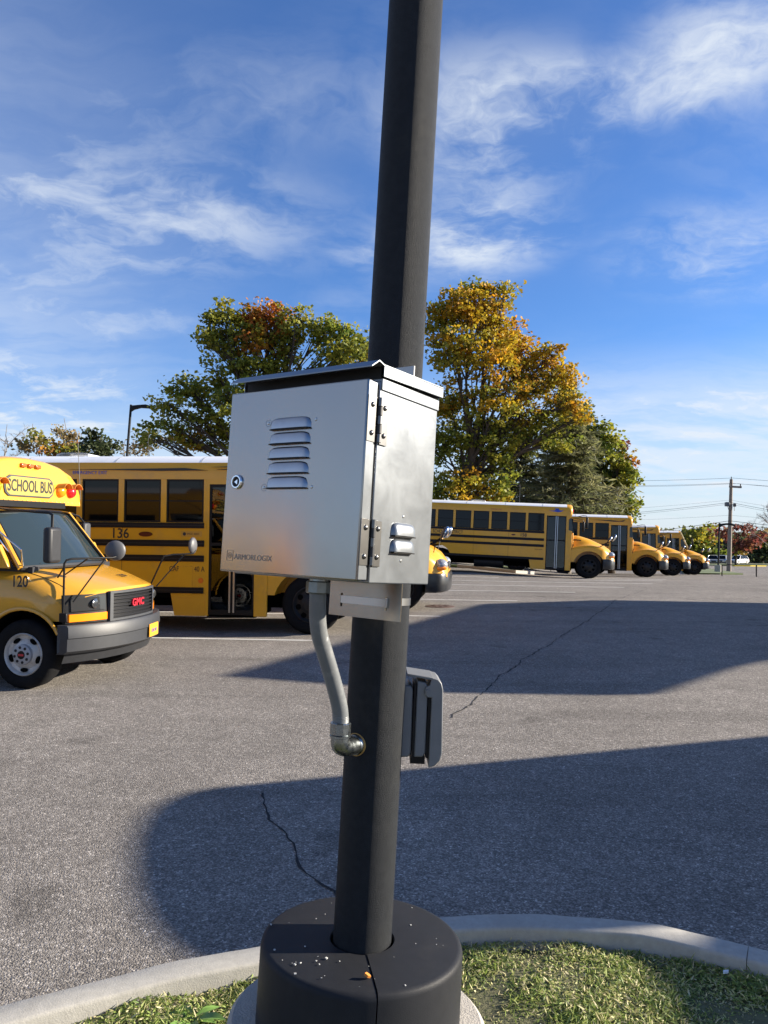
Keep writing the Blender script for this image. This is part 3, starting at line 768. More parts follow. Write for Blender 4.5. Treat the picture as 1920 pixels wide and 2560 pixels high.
# ------------------------------------------------------------------ weatherproof outlet cover on the far side of the pole
oc = plumb_root('outlet_cover', PX, PY, -.5)
oa = R(0); oc.matrix_world = PLUMB @ Matrix.Translation((PX, PY + .072, -.5)) @ Matrix.Rotation(oa, 4, 'Z')
tag(oc, 'grey weatherproof outlet cover mounted on the right of the pole', 'outlet cover')
def px(lst): return [(x - PX, z + .5) for x, z in lst]
MB().prism(px([(.045, -.375), (.112, -.372), (.122, -.382), (.126, -.575), (.119, -.590), (.045, -.597)]), -.066, .066, 'y').build('back_box', OUTL, oc, bevel=.006, seg=3)
MB().prism(px([(.1245, -.366), (.1305, -.366), (.1335, -.592), (.1275, -.592)]), -.070, .070, 'y').build('gasket', BLK, oc)
MB().prism(px([(.1330, -.356), (.1600, -.360), (.1665, -.372), (.1690, -.572), (.1625, -.586), (.1340, -.588)]), -.071, .071, 'y').build('cover_frame', OUTL, oc, bevel=.005, seg=3)
MB().prism(px([(.100, -.3350), (.181, -.3430), (.181, -.3490), (.172, -.3500), (.100, -.3415)]), -.079, .079, 'y').build('drip_hood', OUTL, oc, bevel=.0015)
MB().prism(px([(.1700, -.588), (.1795, -.592), (.1795, -.398), (.1700, -.394)]), -.067, .067, 'y').build('lid_recess', BLK, oc)
lidp = px([(.1760, -.3435), (.1960, -.3475), (.2070, -.3580), (.2130, -.3780), (.2200, -.5700), (.2140, -.5930), (.1990, -.6080), (.1800, -.6150), (.1790, -.4040), (.1660, -.4040), (.1580, -.3960), (.1560, -.3830), (.1610, -.3720), (.1720, -.3660)])
MB().prism(lidp, -.080, .080, 'y').build('lid', OUTL, oc, bevel=.003, seg=3)
for s in (-1, 1):
    MB().lathe([(0, s * .083), (.0060, s * .083), (.0068, s * .0795)], 18, (.1660 - PX, 0, -.3850 + .5), 'y').build('hinge_pin', OUTL, oc)
MB().box((.125 - PX, -.05, -.1120), (.170 - PX, .05, -.0900)).build('cord_opening', BLK, oc)

# ------------------------------------------------------------------ wheels
def wheel(parent, x, y, r, w, side, rim_mat, dish=True, bolts=8):
    """side: -1 outer face towards -y"""
    s = side; yo = y + s * w / 2; yi = y - s * w / 2
    t = MB().lathe([(r * .60, yi), (r * .86, yi), (r * .97, yi + s * w * .12), (r, yi + s * w * .25), (r, yo - s * w * .25), (r * .97, yo - s * w * .12), (r * .90, yo), (r * .80, yo + s * .006), (r * .68, yo), (r * .60, yo - s * .02)], 36, (x, 0, r), 'y')
    wh = t.build('wheel', RUB, parent, ang=45)
    d = .05 if dish else .02
    rim = MB().lathe([(r * .62, yo - s * .012), (r * .585, yo - s * .004), (r * .56, yo - s * .02), (r * .50, yo - s * d), (r * .34, yo - s * (d * .7)), (r * .27, yo - s * .005), (r * .22, yo + s * .012), (0, yo + s * .016)], 32, (x, 0, r), 'y').build('rim', rim_mat, wh, ang=40)
    for k in range(bolts):
        a = 2 * math.pi * k / bolts + .2
        c = (x + r * .43 * math.cos(a), 0, r + r * .43 * math.sin(a))
        MB().lathe([(0, yo - s * d * .72), (r * .095, yo - s * d * .72), (r * .095, yo - s * d * 1.4)], 12, c, 'y').build('rim_hole', CHS, wh)
    return wh

# ------------------------------------------------------------------ large school bus; x forward from the front axle, y left, z up
BW = 1.20; WB = 6.2; XR = -8.75
COVE = [(BW, 2.54), (1.197, 2.64), (1.183, 2.72), (1.155, 2.785), (1.125, 2.825)]
ROOF = [(1.125, 2.825), (1.06, 2.875), (.95, 2.92), (.80, 2.955), (.6, 2.98), (.3, 2.997), (0, 3.0)]
def build_bus(name, number, style):
    b = empty(name)
    P = lambda mb, n, m, par=b, **k: mb.build(n, m, par, **k)
    full = [(y, z) for y, z in ROOF]; prof = full + [(-y, z) for y, z in reversed(full[:-1])]
    rf = P(MB().loft([[(x, y, z) for y, z in prof] for x in (XR + .05, -.93)], False, False), 'roof', WHT, ang=50)
    for x in (-1.9, -3.4, -5.0, -6.6):
        P(MB().loft([[(xx, y * 1.001, z + .0035) for y, z in prof] for xx in (x, x + .018)], False, False), 'roof_seam', mat('roof_seam_grey', (.45, .46, .47), .6), rf)
    P(MB().loft([[(-4.6 + dx, y, 3.0 + dz) for y in (-.3, .3)] for dx, dz in ((-.32, -.01), (-.3, .05), (-.2, .075), (.2, .075), (.3, .05), (.32, -.01))], False, False), 'roof_hatch', WHT, rf)
    for s in (-1, 1):
        P(MB().loft([[(x, s * y, z) for y, z in COVE] + [(x, s * 1.10, 2.80), (x, s * 1.15, 2.54)] for x in (XR, -.93)], True, True), 'roof_cove', YEL)
    # front cap
    cp = [(y, z) for y, z in COVE] + ROOF[1:]; cpf = cp + [(-y, z) for y, z in reversed(cp[:-1])]
    rings = []
    for x, k in ((-.93, 1.0), (-.85, 1.0), (-.78, .985), (-.735, .95), (-.712, .90), (-.705, .84)):
        rings.append([(x, y * (k * .5 + .5), 2.50 + (z - 2.50) * k) for y, z in cpf])
    P(MB().loft(rings, True, True), 'front_cap', YEL, ang=50)
    for y in (-.75, -.25, 0, .25, .75): P(MB().ball((-.72, y, 2.93 - abs(y) * .12), (.03, .05, .025), 8, 6), 'clearance_lamp', AMB)
    sg = P(MB().box((-.712, -.48, 2.56), (-.692, .48, 2.76)), 'bus_sign', SGN)
    text('sign_lettering', 'SCHOOL BUS', .19, TXT, sg, frame_m((-.690, 0, 2.66), (0, 1, 0), (0, 0, 1)), .78, .001)
    for y in (-.95, -.70, .70, .95):
        P(MB().lathe([(0, -.66), (.07, -.67), (.085, -.70)], 16, (0, y, 2.68), 'x'), 'warning_lamp', REDL if abs(y) > .8 else AMB)
    # rear wall
    P(MB().prism([(y, z) for y, z in cpf] + [(-BW, .64), (BW, .64)], XR - .06, XR, 'x'), 'rear_wall', YEL)
    for s in (-1, 1):
        yo, yi = s * BW, s * (BW - .05)
        x_end = -1.76 if s < 0 else -.72
        # lower side panel with the rear wheel arch
        poly = [(XR, .66)]
        for k in range(13):
            a = math.pi - math.pi * k / 12; poly.append((-WB + .62 * math.cos(a), .66 + .44 * math.sin(a)))
        poly += [(x_end, .66), (x_end, 1.82), (XR, 1.82)]
        P(MB().prism(poly, yo, yi, 'y'), 'side_panel', YEL, smooth=False)
        # windows and pillars
        x = -1.81 if s < 0 else -.98; first = True; edge = x_end
        while x - .64 > XR + .3:
            wdt = .64
            P(MB().box((x, yo, 1.82), (edge, yi, 2.54)), 'window_pillar', YEL, bevel=.006)
            w = P(MB().box((x - wdt, s * (BW - .030), 1.83), (x, s * (BW - .045), 2.54)), 'window', GLS)
            fr = MB(); f0, f1 = s * (BW - .012), s * (BW - .034)
            fr.box((x - wdt, f0, 1.82), (x - wdt + .025, f1, 2.54)).box((x - .025, f0, 1.82), (x, f1, 2.54)).box((x - wdt + .025, f0, 2.51), (x - .025, f1, 2.54)).box((x - wdt + .025, f0, 1.82), (x - .025, f1, 1.85))
            P(fr, 'window_frame', BLK, w, smooth=False)
            P(MB().box((x - wdt + .025, s * (BW - .022), 2.17), (x - .025, f1, 2.19)), 'sash_bar', BLK, w)
            edge = x - wdt; x -= .74
        P(MB().box((XR, yo, 1.82), (edge, yi, 2.54)), 'window_pillar', YEL)
        # rub rails
        re = -1.79 if s < 0 else -.75
        for z0, z1, nm in ((1.725, 1.815, 'rub_rail'), (1.42, 1.525, 'rub_rail'), (1.17, 1.275, 'rub_rail'), (.645, .745, 'rub_rail')):
            q = P(MB().box((XR, s * (BW - .01), z0), (re, s * (BW + .022), z1)), nm, BLK, bevel=.008)
            P(MB().box((XR, s * (BW + .015), (z0 + z1) / 2 - .004), (re, s * (BW + .024), (z0 + z1) / 2 + .004)), 'rail_groove', DGR, q)
        for xs2 in range(1, 6):
            P(MB().box((re - 1.42 * xs2 - .004, s * (BW - .01), .745), (re - 1.42 * xs2 + .004, s * (BW + .0022), 1.725)), 'panel_seam', mat('seam_brown', (.16, .08, .012), .6))
        P(MB().box((re, s * (BW - .01), 1.722), (re + .03, s * (BW + .012), 1.82)), 'rail_end', YEL)
        # low skirt ahead of the rear section
        xs_ = -1.76 if s < 0 else -.72
        P(MB().prism([(-2.36, .66), (-2.29, .27), (xs_, .27), (xs_, .66)], s * (BW - .004), s * (BW - .05), 'y'), 'front_skirt', YEL, bevel=.008)
        # cowl side post
        P(MB().prism([(-.94, .28), (-.72, .28), (-.70, 1.86), (-.84, 1.90), (-.84, 2.36), (-.74, 2.40), (-.72, 2.54), (-.94, 2.54)], yo, s * (BW - .06), 'y'), 'front_post', YEL, bevel=.01)
        P(MB().prism([(-.835, 1.90), (-.70, 1.87), (-.735, 2.37), (-.835, 2.36)], s * (BW - .015), s * (BW - .05), 'y'), 'corner_window', WIN)
        # lamp bulge below the corner window
        P(MB().loft([[(-.80 + .10 * math.cos(a) * k, s * (BW - .02 + .03 * k) + .0, z + .0 * a) for a in [2 * math.pi * i / 10 for i in range(10)]] for z, k in ((1.86, .9), (1.80, 1.05), (1.65, .8), (1.45, .45))], True, True), 'cowl_moulding', YEL)
        P(MB().lathe([(0, s * (BW + .03)), (.05, s * (BW + .028)), (.055, s * BW)], 12, (-.55 - 1.6, 0, 1.63), 'y'), 'side_marker', REDL) if False else None
    # windscreen and cowl
    P(MB().prism([(-.735, 2.44), (-.645, 1.80), (-.675, 1.80), (-.765, 2.44)], -1.12, 1.12, 'y'), 'windscreen', WIN)
    P(MB().box((-.74, -.03, 1.80), (-.63, .03, 2.44)), 'windscreen_post', BLK).matrix_basis = Matrix.Identity(4)
    P(MB().box((-.90, -1.14, .9), (-.64, 1.14, 1.80)), 'cowl', YEL, bevel=.02)
    # hood with fenders
    def hood_top(x): return float(np.interp(x, [-.75, -.4, 0, .36, .62, .80, .92, 1.0], [1.745, 1.735, 1.63, 1.475, 1.365, 1.25, 1.10, .93]))
    def fend_top(x): return float(np.interp(x, [-.75, -.45, -.2, .1, .4, .65, .85, 1.0], [1.24, 1.30, 1.345, 1.36, 1.315, 1.19, 1.02, .84]))
    rings = []
    for x in (-.73, -.55, -.40, -.25, -.1, .05, .2, .36, .5, .62, .72, .80, .87, .93, .97, 1.0):
        zt, zf = hood_top(x), fend_top(x); n_ = sstep(.45, 1.0, x) * .28; hw = .86 - n_ * .5; fw = BW - .02 - n_ * .9
        zsh = max(zt - .17, zf + .01)
        half = [(0, zt), (hw * .55, zt - .015), (hw * .85, zt - .06), (hw, zsh), (hw + .06, (zsh + zf) / 2 + .0), (fw - .16, zf + .005), (fw - .06, zf - .035), (fw, zf - .13), (fw, .60)]
        zz = .60 if x < .75 else .72
        half = [(y, max(z, zz)) for y, z in half]
        rings.append([(x, y, z) for y, z in half] + [(x, -y, z) for y, z in reversed(half[1:])])
    hood = P(MB().loft(rings, True, True), 'hood', YEL, ang=50)
    for s in (-1, 1):
        c = MB().lathe([(0, s * .62), (.62, s * .62), (.62, s * 1.5), (0, s * 1.5)], 40, (0, 0, .47), 'y').build('cutter', CHS)
        cut(hood, c)
    c = MB().box((-1, -1.5, .2), (-.45, 1.5, .64)).build('cutter', CHS); cut(hood, c)
    for s in (-1, 1):
        P(MB().prism([(-.63, 1.56), (-.35, 1.545), (-.32, 1.50), (-.36, 1.43), (-.60, 1.46), (-.64, 1.50)], s * .85, s * .885, 'y'), 'hood_vent', BLK)
        P(MB().tube([(-.62, s * 1.165, 1.36), (-.70, s * 1.19, 1.14)], .014, 6), 'hood_latch', BLK)
        hl = P(MB().ball((.86, s * .86, .985), (.15, .17, .13), 16, 10), 'headlamp', LENS)
        P(MB().ball((.86, s * .97, .915), (.13, .06, .055), 12, 8), 'turn_lamp', AMB, hl)
        # rear view mirror on its bracket
        ma = P(MB().tube([(-.76, s * 1.16, 2.44), (-.55, s * 1.27, 2.44), (-.30, s * 1.36, 2.50), (-.17, s * 1.40, 2.49), (-.15, s * 1.41, 2.40)], .014, 6), 'mirror_arm', BLK)
        P(MB().tube([(-.76, s * 1.16, 2.36), (-.5, s * 1.27, 2.38), (-.30, s * 1.36, 2.44), (-.16, s * 1.40, 2.43)], .012, 6), 'mirror_brace', BLK, ma)
        P(MB().box((-.19, s * 1.31, 1.98), (-.10, s * 1.51, 2.42)), 'mirror', BLK, ma, bevel=.03)
        # crossover mirror on the fender
        fa = P(MB().tube([(.42, s * 1.02, 1.30), (.62, s * 1.04, 1.42), (.86, s * 1.02, 1.56)], .020, 6), 'crossover_arm', BLK)
        P(MB().tube([(.70, s * .9, 1.25), (.74, s * 1.0, 1.46)], .010, 6), 'crossover_brace', BLK, fa)
        rot_ = Matrix.Rotation(R(28), 3, 'Y')
        P(MB().ball((.95, s * 1.02, 1.68), (.07, .13, .15), 14, 8, rot_), 'crossover_mirror', CHR, fa)
        P(MB().ball((.925, s * 1.02, 1.675), (.055, .135, .155), 14, 8, rot_), 'mirror_back', GRY, fa)
    gr = P(MB().box((.97, -.40, .86), (1.012, .40, 1.02)), 'grille', DGR, bevel=.01)
    for k in range(4): P(MB().box((1.008, -.38, .875 + .035 * k), (1.02, .38, .892 + .035 * k)), 'grille_slat', CHR, gr)
    # bumper, swept back at the ends
    bl = [(.55, -1.17), (.80, -1.16), (.93, -1.06), (1.02, -.80), (1.06, -.4), (1.065, 0), (1.06, .4), (1.02, .80), (.93, 1.06), (.80, 1.16), (.55, 1.17)]
    rings = []
    for (z, d) in ((.40, -.07), (.43, -.01), (.55, .0), (.74, .0), (.80, -.02), (.81, -.10)):
        rings.append([(x + d * (1 if abs(y) < 1.1 else .5), y * (1 + d * .15), z) for x, y in bl] + [(.50, 1.0, z), (.5, -1.0, z)])
    P(MB().loft(rings, True, True), 'bumper', mat('bumper_black', (.016, .017, .019), .30, coat=.3, var=.2, vscale=5), ang=40)
    # door
    for x0, x1 in ((-1.71, -1.34), (-1.30, -.935)):
        d = P(MB().box((x0 + .035, -BW + .030, .36), (x1 - .035, -BW + .038, 2.41)), 'door_leaf', DGL)
        fr = MB(); ya, yb = -BW + .012, -BW + .045
        fr.box((x0, ya, .30), (x0 + .035, yb, 2.46)).box((x1 - .035, ya, .30), (x1, yb, 2.46)).box((x0 + .035, ya, 2.41), (x1 - .035, yb, 2.46)).box((x0 + .035, ya, .30), (x1 - .035, yb, .38)).box((x0 + .035, ya, 1.44), (x1 - .035, yb, 1.49))
        P(fr, 'door_frame', BLK, d, smooth=False)
    for x in (-1.345, -1.275): P(MB().box((x - .014, -BW - .012, .34), (x + .014, -BW + .020, 2.44)), 'door_edge_rail', ALU)
    P(MB().box((-1.33, -BW + .016, .30), (-1.29, -BW + .05, 2.46)), 'door_centre_seal', BLK)
    P(MB().box((-1.76, -BW + .0015, .28), (-1.71, -BW + .05, 2.54)), 'door_post', YEL)
    P(MB().box((-1.71, -BW + .0015, 2.46), (-.94, -BW + .05, 2.54)), 'door_header', YEL)
    # entrance inside
    P(MB().box((-1.74, -BW + .06, .26), (-.92, -.1, .29)), 'entry_floor', CHS)
    P(MB().box((-1.74, -.62, .55), (-.92, -.1, .58)).box((-1.74, -.62, .29), (-.92, -.60, .58)).box((-1.74, -.9, .43), (-.92, -.62, .45)).box((-1.74, -.9, .29), (-.92, -.88, .45)), 'entry_steps', STEP, smooth=False)
    P(MB().box((-1.75, -.12, .26), (-.92, -.09, 2.5)), 'inner_partition', INT)
    P(MB().box((-1.752, -1.14, .26), (-1.735, -.1, 2.5)).box((-.935, -1.12, .28), (-.92, -.1, 2.5)).box((-1.74, -1.14, 2.47), (-.93, -.1, 2.49)), 'entry_wall', CHS, smooth=False)
    P(MB().tube([(-1.66, -1.02, .6), (-1.64, -.9, 1.2), (-1.60, -.6, 1.45)], .014, 6), 'grab_rail', CHR)
    P(MB().box((-1.60, -.45, .6), (-1.18, -.14, 1.02)).box((-1.62, -.45, 1.0), (-1.50, -.14, 1.62)), 'driver_seat', SEAT, bevel=.05)
    P(MB().box((-1.16, -.7, .58), (-.96, -.13, 1.35)), 'dashboard', INT, bevel=.04)
    # underneath
    P(MB().box((XR + .1, -1.05, .55), (-.9, 1.05, .70)), 'floor_pan', CHS)
    P(MB().box((XR + .3, -.45, .36), (.85, .45, .60)), 'chassis_frame', CHS)
    P(MB().lathe([(0, -4.6), (.22, -4.6), (.22, -3.4), (0, -3.4)], 14, (0, -.75, .46), 'x'), 'fuel_tank', DST)
    for s in (-1, 1):
        wheel(b, 0, s * 1.0, .49, .27, s, DST); wheel(b, -WB, s * 1.02, .49, .24, s, DST); wheel(b, -WB, s * .74, .49, .24, s, DST, True, 0)
        P(MB().box((-WB - .75, s * 1.15, .16), (-WB - .73, s * .65, .62)), 'mud_flap', CHS)
    P(MB().tube([(-3.0, -.7, 2.95), (-3.0, -.7, 3.35)], .006, 5), 'aerial', BLK)
    # lettering and decals on the kerb side
    Y = -BW - .003; F = lambda x, z, yy=Y: frame_m((x, yy, z), (1, 0, 0), (0, 0, 1))
    if number == '136':
        text('bus_number', '136', .235, TXT, b, F(-3.25, 1.622), .92, bold=.002)
        P(MB().loft([[(-2.80 + .12 * math.cos(a), -BW - d, 1.62 + .042 * math.sin(a)) for a in [2 * math.pi * i / 18 for i in range(18)]] for d in (0, .014)], True, True), 'side_marker', mat('maroon_lens', (.09, .012, .008), .25))
        text('lettering', 'CAP: 60 C 40 A', .125, mat('brown_lettering', (.10, .045, .01), .6), b, F(-2.08, 1.045), .74)
        pl_ = P(MB().box((-2.19, -BW - .004, 1.585), (-1.83, -BW, 1.675)), 'notice_plate', mat('ochre_plate', (.60, .30, .03), .5))
        P(MB().lathe([(0, -BW - .007), (.028, -BW - .006), (.03, -BW)], 14, (-2.13, 0, 1.63), 'y'), 'round_decal', DGR, pl_)
        text('lettering', 'WLE 2003', .05, MATS['brown_lettering'], pl_, F(-1.98, 1.63, -BW - .005), 1)
        text('lettering', 'EMERGENCY EXIT', .080, BLUT, b, F(-3.80, 2.645, -BW - .001), .95)
        P(MB().box((-2.22, -BW - .006, .82 - .25), (-1.98, -BW - .001, .82 + .27)), 'access_hatch', YEL, bevel=.004)
        P(MB().lathe([(0, -BW - .010), (.042, -BW - .008), (.046, -BW)], 14, (-1.82 - .02, 0, .86), 'y'), 'side_reflector', mat('orange_reflector', (.75, .16, .01), .3))
        for pts_ in ([(-4.2, 2.70), (-3.0, 2.715), (-2.15, 2.730), (-1.75, 2.69), (-2.6, 2.680), (-3.4, 2.695)], [(-1.70, 2.745), (-.95, 2.775), (-.95, 2.74)], [(-1.6, 2.705), (-.95, 2.735), (-.95, 2.69)]):
            P(MB().prism([(x, z) for x, z in pts_], -BW - .002, -BW + .012, 'y').xf(Matrix.Translation((0, 0, 0))), 'black_decal', TXT, smooth=False)
    elif number == '158':
        text('bus_number', '158', .185, TXT, b, F(-2.62, 1.62), 1.0, bold=.003)
        text('lettering', 'CENTRAL SCHOOL DISTRICT', .185, TXT, b, F(-6.05, 1.62), .80, bold=.002)
        text('lettering', 'BLUE 36040', .06, MATS.get('brown_lettering', TXT), b, F(-1.99, 1.07), 1)
        P(MB().loft([[(-3.02 + .085 * math.cos(a), -BW - d, 1.62 + .03 * math.sin(a)) for a in [2 * math.pi * i / 14 for i in range(14)]] for d in (0, .012)], True, True), 'side_marker', mat('maroon_lens', (.09, .012, .008), .25))
        text('lettering', 'EMERGENCY EXIT', .055, REDT, b, F(-3.75, 2.63), 1)
        em = [(-1.66, 2.66), (-1.44, 2.665), (-1.36, 2.70), (-1.42, 2.755), (-1.26, 2.755), (-1.24, 2.70), (-1.16, 2.675), (-1.06, 2.70), (-1.14, 2.635), (-1.28, 2.605), (-1.38, 2.625)]
        P(MB().prism(em, -BW - .002, -BW + .02, 'y'), 'blue_bird_decal', BLUT, smooth=False)
    elif number == 'dark':
        em = [(-2.6, 2.69), (-1.7, 2.685), (-1.30, 2.66), (-1.06, 2.72), (-1.15, 2.63), (-1.6, 2.62), (-2.2, 2.665)]
        P(MB().prism(em, -BW - .002, -BW + .02, 'y'), 'black_decal', TXT, smooth=False)
    if style == 'slant':                      # sloped windscreen without the front cap
        for o in list(b.children):
            if o.name.split('.')[0] in ('windscreen', 'front_cap', 'bus_sign', 'warning_lamp', 'clearance_lamp', 'corner_window', 'windscreen_post'):
                for c_ in list(o.children): bpy.data.objects.remove(c_, do_unlink=True)
                bpy.data.objects.remove(o, do_unlink=True)
        rings = [[(x, y, 2.50 + (z - 2.50) * k) for y, z in cpf] for x, k in ((-.93, 1.0), (-.85, .985), (-.80, .93), (-.78, .85))]
        P(MB().loft(rings, True, True), 'front_cap', YEL, ang=50)
        P(MB().prism([(-.80, 2.86), (-.36, 1.74), (-.40, 1.74), (-.84, 2.80)], -1.05, 1.05, 'y'), 'windscreen', WIN)
        for s in (-1, 1):
            P(MB().prism([(-.80, 2.88), (-.34, 1.74), (-.44, 1.74), (-.90, 2.82)], s * 1.05, s * 1.19, 'y'), 'screen_pillar', mat('pale_yellow_pillar', (.74, .55, .22), .4), bevel=.02)
            P(MB().prism([(-.88, 2.40), (-.66, 2.36), (-.46, 1.80), (-.88, 1.80)], s * 1.12, s * 1.16, 'y'), 'corner_window', WIN)
    return b

def place(o, x, y, heading, scale=1.04, dz=0.0):
    o.scale = (scale,) * 3
    # follow the ground: pitch and roll from the heights under the axles
    h = R(heading); f = Vector((math.cos(h), math.sin(h), 0)); l = Vector((-math.sin(h), math.cos(h), 0))
    p0 = Vector((x, y, 0)); p1 = p0 - f * WB * scale
    z0, z1 = gz(p0.x, p0.y), gz(p1.x, p1.y)
    zl, zr = gz(*(p0 + l)[:2]), gz(*(p0 - l)[:2])
    fx = (f + Vector((0, 0, (z0 - z1) / (WB * scale)))).normalized(); ly = (l + Vector((0, 0, (zl - zr) / 2))).normalized()
    up = fx.cross(ly).normalized(); ly = up.cross(fx)
    m = Matrix.Identity(4)
    for i in range(3): m[i][0], m[i][1], m[i][2] = fx[i] * scale, ly[i] * scale, up[i] * scale
    m.translation = Vector((x, y, z0 + dz)); o.matrix_world = m
def axle_from(u, depth, heading, scale=1.04):
    """front axle centre of a bus whose near front wheel face shows at column u, depth metres ahead"""
    p = at(u, 1450, depth); h = R(heading)
    return p.x - math.sin(h) * 1.13 * scale, p.y + math.cos(h) * 1.13 * scale
GB = 'school buses parked in the row'
bus136 = build_bus('school_bus', '136', 'cap'); place(bus136, *axle_from(777, 13.0, -6), -6)
tag(bus136, 'yellow school bus numbered 136 behind the small van bus', 'school bus')
bus158 = build_bus('school_bus', '158', 'cap'); place(bus158, *axle_from(1470.6, 31.6, -12), -12)
tag(bus158, 'yellow school bus numbered 158 with blue bird decal, right of the pole', 'school bus', GB)
dark = build_bus('school_bus', 'dark', 'cap'); place(dark, *axle_from(1617, 38.0, -12), -12)
tag(dark, 'school bus directly behind bus 158, second in the right-hand row', 'school bus', GB)
slant = build_bus('school_bus', 'none', 'slant'); place(slant, *axle_from(1736, 53.0, -12), -12)
tag(slant, 'farthest school bus in the right-hand row, with a sloping windscreen', 'school bus', GB)
bpy.context.view_layer.update()
third = copy_tree(dark); place(third, *axle_from(1683, 46.0, -12), -12)
tag(third, 'third school bus in the right-hand row, between second and farthest', 'school bus', GB)
hid = copy_tree(dark); place(hid, *axle_from(1000, 16.9, -7), -7)
tag(hid, 'school bus mostly hidden by the metal box, its lit nose and mirror showing', 'school bus')
# two more buses beyond the right edge of the view; their long shadows cross the lot in front of the pole
_kx, _ky = sd[0] / sd[2] * 3.12, sd[1] / sd[2] * 3.12
for (x, y, hd, lb) in ((-1.30 + _kx + 8.65, 4.17 + _ky + 2.81, 18, 'school bus right of the frame whose rounded shadow crosses the asphalt'), (.95 + _kx + 8.65, 2.10 + _ky + 2.81, 18, 'school bus right of the frame shading the corner of the grass')):
    c = copy_tree(dark); place(c, x, y, hd); tag(c, lb, 'school bus')

# ------------------------------------------------------------------ small van-based school bus
VYEL = mat('van_yellow', (.60, .305, .030), .24, coat=.6, var=.04, vscale=3)
def xf_front(y): return .80 - .30 * (abs(y) / .95) ** 2.4
def curved(y0, y1, z0, z1, d0, d1, n=10, lean=0.0):
    """panel following the curved nose between two offsets"""
    mb = MB(); rings = []
    for i in range(n + 1):
        y = y0 + (y1 - y0) * i / n; x = xf_front(y)
        rings.append([(x + d0 - lean * 0, y, z0), (x + d1, y, z0), (x + d1 - lean, y, z1), (x + d0 - lean, y, z1)])
    return mb.loft(rings, True, True)
def build_van():
    v = empty('small_school_bus')
    P = lambda mb, n, m, par=v, **k: mb.build(n, m, par, **k)
    # nose and cab shell
    tops = ([-1.35, -.9, -.55, -.3, -.1, .1, .3, .48, .62, .72, .78, .80], [1.34, 1.34, 1.345, 1.345, 1.34, 1.29, 1.235, 1.185, 1.14, 1.105, 1.08, 1.05])
    rings = []
    for x in tops[0]:
        zt = float(np.interp(x, *tops)); fr = sstep(-.05, .80, x)
        hw = .985 - .05 * fr
        half = [(0, zt + .012 * (1 - fr) + .02 * fr), (.35, zt + .015 * fr), (.62, zt), (.76, zt - .03), (.86, zt - .085 - .02 * fr), (.93, zt - .16), (hw - .01, zt - .26), (hw, .95), (hw, .75), (hw - .015, .48)]
        half = [(y, min(z, zt + .03)) for y, z in half]
        def bend(y): return .30 * (abs(y) / .95) ** 2.4 * fr ** 1.6
        rings.append([(x - bend(y), y, z) for y, z in half] + [(x - bend(y), -y, z) for y, z in reversed(half[1:])])
    shell = P(MB().loft(rings, True, True), 'cab_body', VYEL, ang=40)
    for s in (-1, 1):
        c = MB().lathe([(0, s * .55), (.475, s * .55), (.475, s * 1.4), (0, s * 1.4)], 44, (0, 0, .40), 'y').build('cutter', CHS); cut(shell, c)
    c = MB().box((.30, -1.2, .30), (1.1, 1.2, .76)).build('cutter', CHS); cut(shell, c)
    for s in (-1, 1):   # raised lip round the wheel arch
        pts = [(.495 * math.cos(a), s * .985, .40 + .495 * math.sin(a)) for a in [math.pi * (k / 20) for k in range(21)]]
        P(MB().tube([p for p in pts if p[0] < .47], .022, 8), 'arch_lip', VYEL)
        P(MB().lathe([(.47, s * .56), (.47, s * .97)], 30, (0, 0, .40), 'y', 0, math.pi), 'wheel_well', CHS)
        P(MB().lathe([(0, s * .57), (.47, s * .57)], 30, (0, 0, .40), 'y', 0, math.pi), 'well_back', CHS)
    P(MB().loft([[(x, y, z + .004) for y, z in ((-.30, zz), (-.285, zz))] for x, zz in ((.0, 1.33), (.3, 1.255), (.6, 1.165))], False, False), 'hood_crease', VYEL) if False else None
    for s in (-1, 1):   # seam between hood and fender
        sm = []
        for i in range(12):
            x = -.10 + .62 * i / 11; zt = float(np.interp(x, *tops)); fr = sstep(-.05, .80, x)
            sm.append((x - .30 * (.80 / .95) ** 2.4 * fr ** 1.6, s * .80, zt - .03 - (.055 + .02 * fr) * .4 + .001))
        P(MB().tube(sm, .0045, 5), 'hood_seam', BLK)
    # greenhouse
    gh = [[(-.14, -.86, 1.335), (.06, -.45, 1.345), (.09, 0, 1.35), (.06, .45, 1.345), (-.14, .86, 1.335)], [(-.62, -.74, 1.97), (-.52, -.4, 1.99), (-.50, 0, 2.0), (-.52, .4, 1.99), (-.62, .74, 1.97)]]
    P(MB().loft(gh, False, False), 'windscreen', mat('van_windscreen', (.022, .034, .040), .03, spec=.55))
    for s in (-1, 1):
        P(MB().tube([(-.12, s * .875, 1.33), (-.62, s * .755, 1.985)], .030, 8), 'windscreen_pillar', VYEL)
        P(MB().tube([(-.105, s * .85, 1.34), (-.60, s * .73, 1.975)], .018, 8), 'pillar_seal', BLK)
    tp = MB().tube([Vector(p) + Vector((.004, 0, 0)) for p in gh[1]], .022, 6); P(tp, 'windscreen_top_seal', BLK)
    P(MB().tube([Vector(p) + Vector((.01, 0, .0)) for p in gh[0]], .028, 6), 'windscreen_base_trim', DGR)
    P(MB().loft([[(-.50, y, 2.0 - .03 * abs(y) ** 3) for y in (-.74, -.4, 0, .4, .74)], [(-.75, y, 2.045 - .03 * abs(y)) for y in (-.74, -.4, 0, .4, .74)], [(-1.4, y, 2.06) for y in (-.74, -.4, 0, .4, .74)]], False, False), 'cab_roof', VYEL, ang=60)
    P(MB().box((-.95, -.75, 2.045), (-.66, .75, 2.12)), 'roof_gap_shade', BLK)  # black block stands in for the shade between cab roof and cap
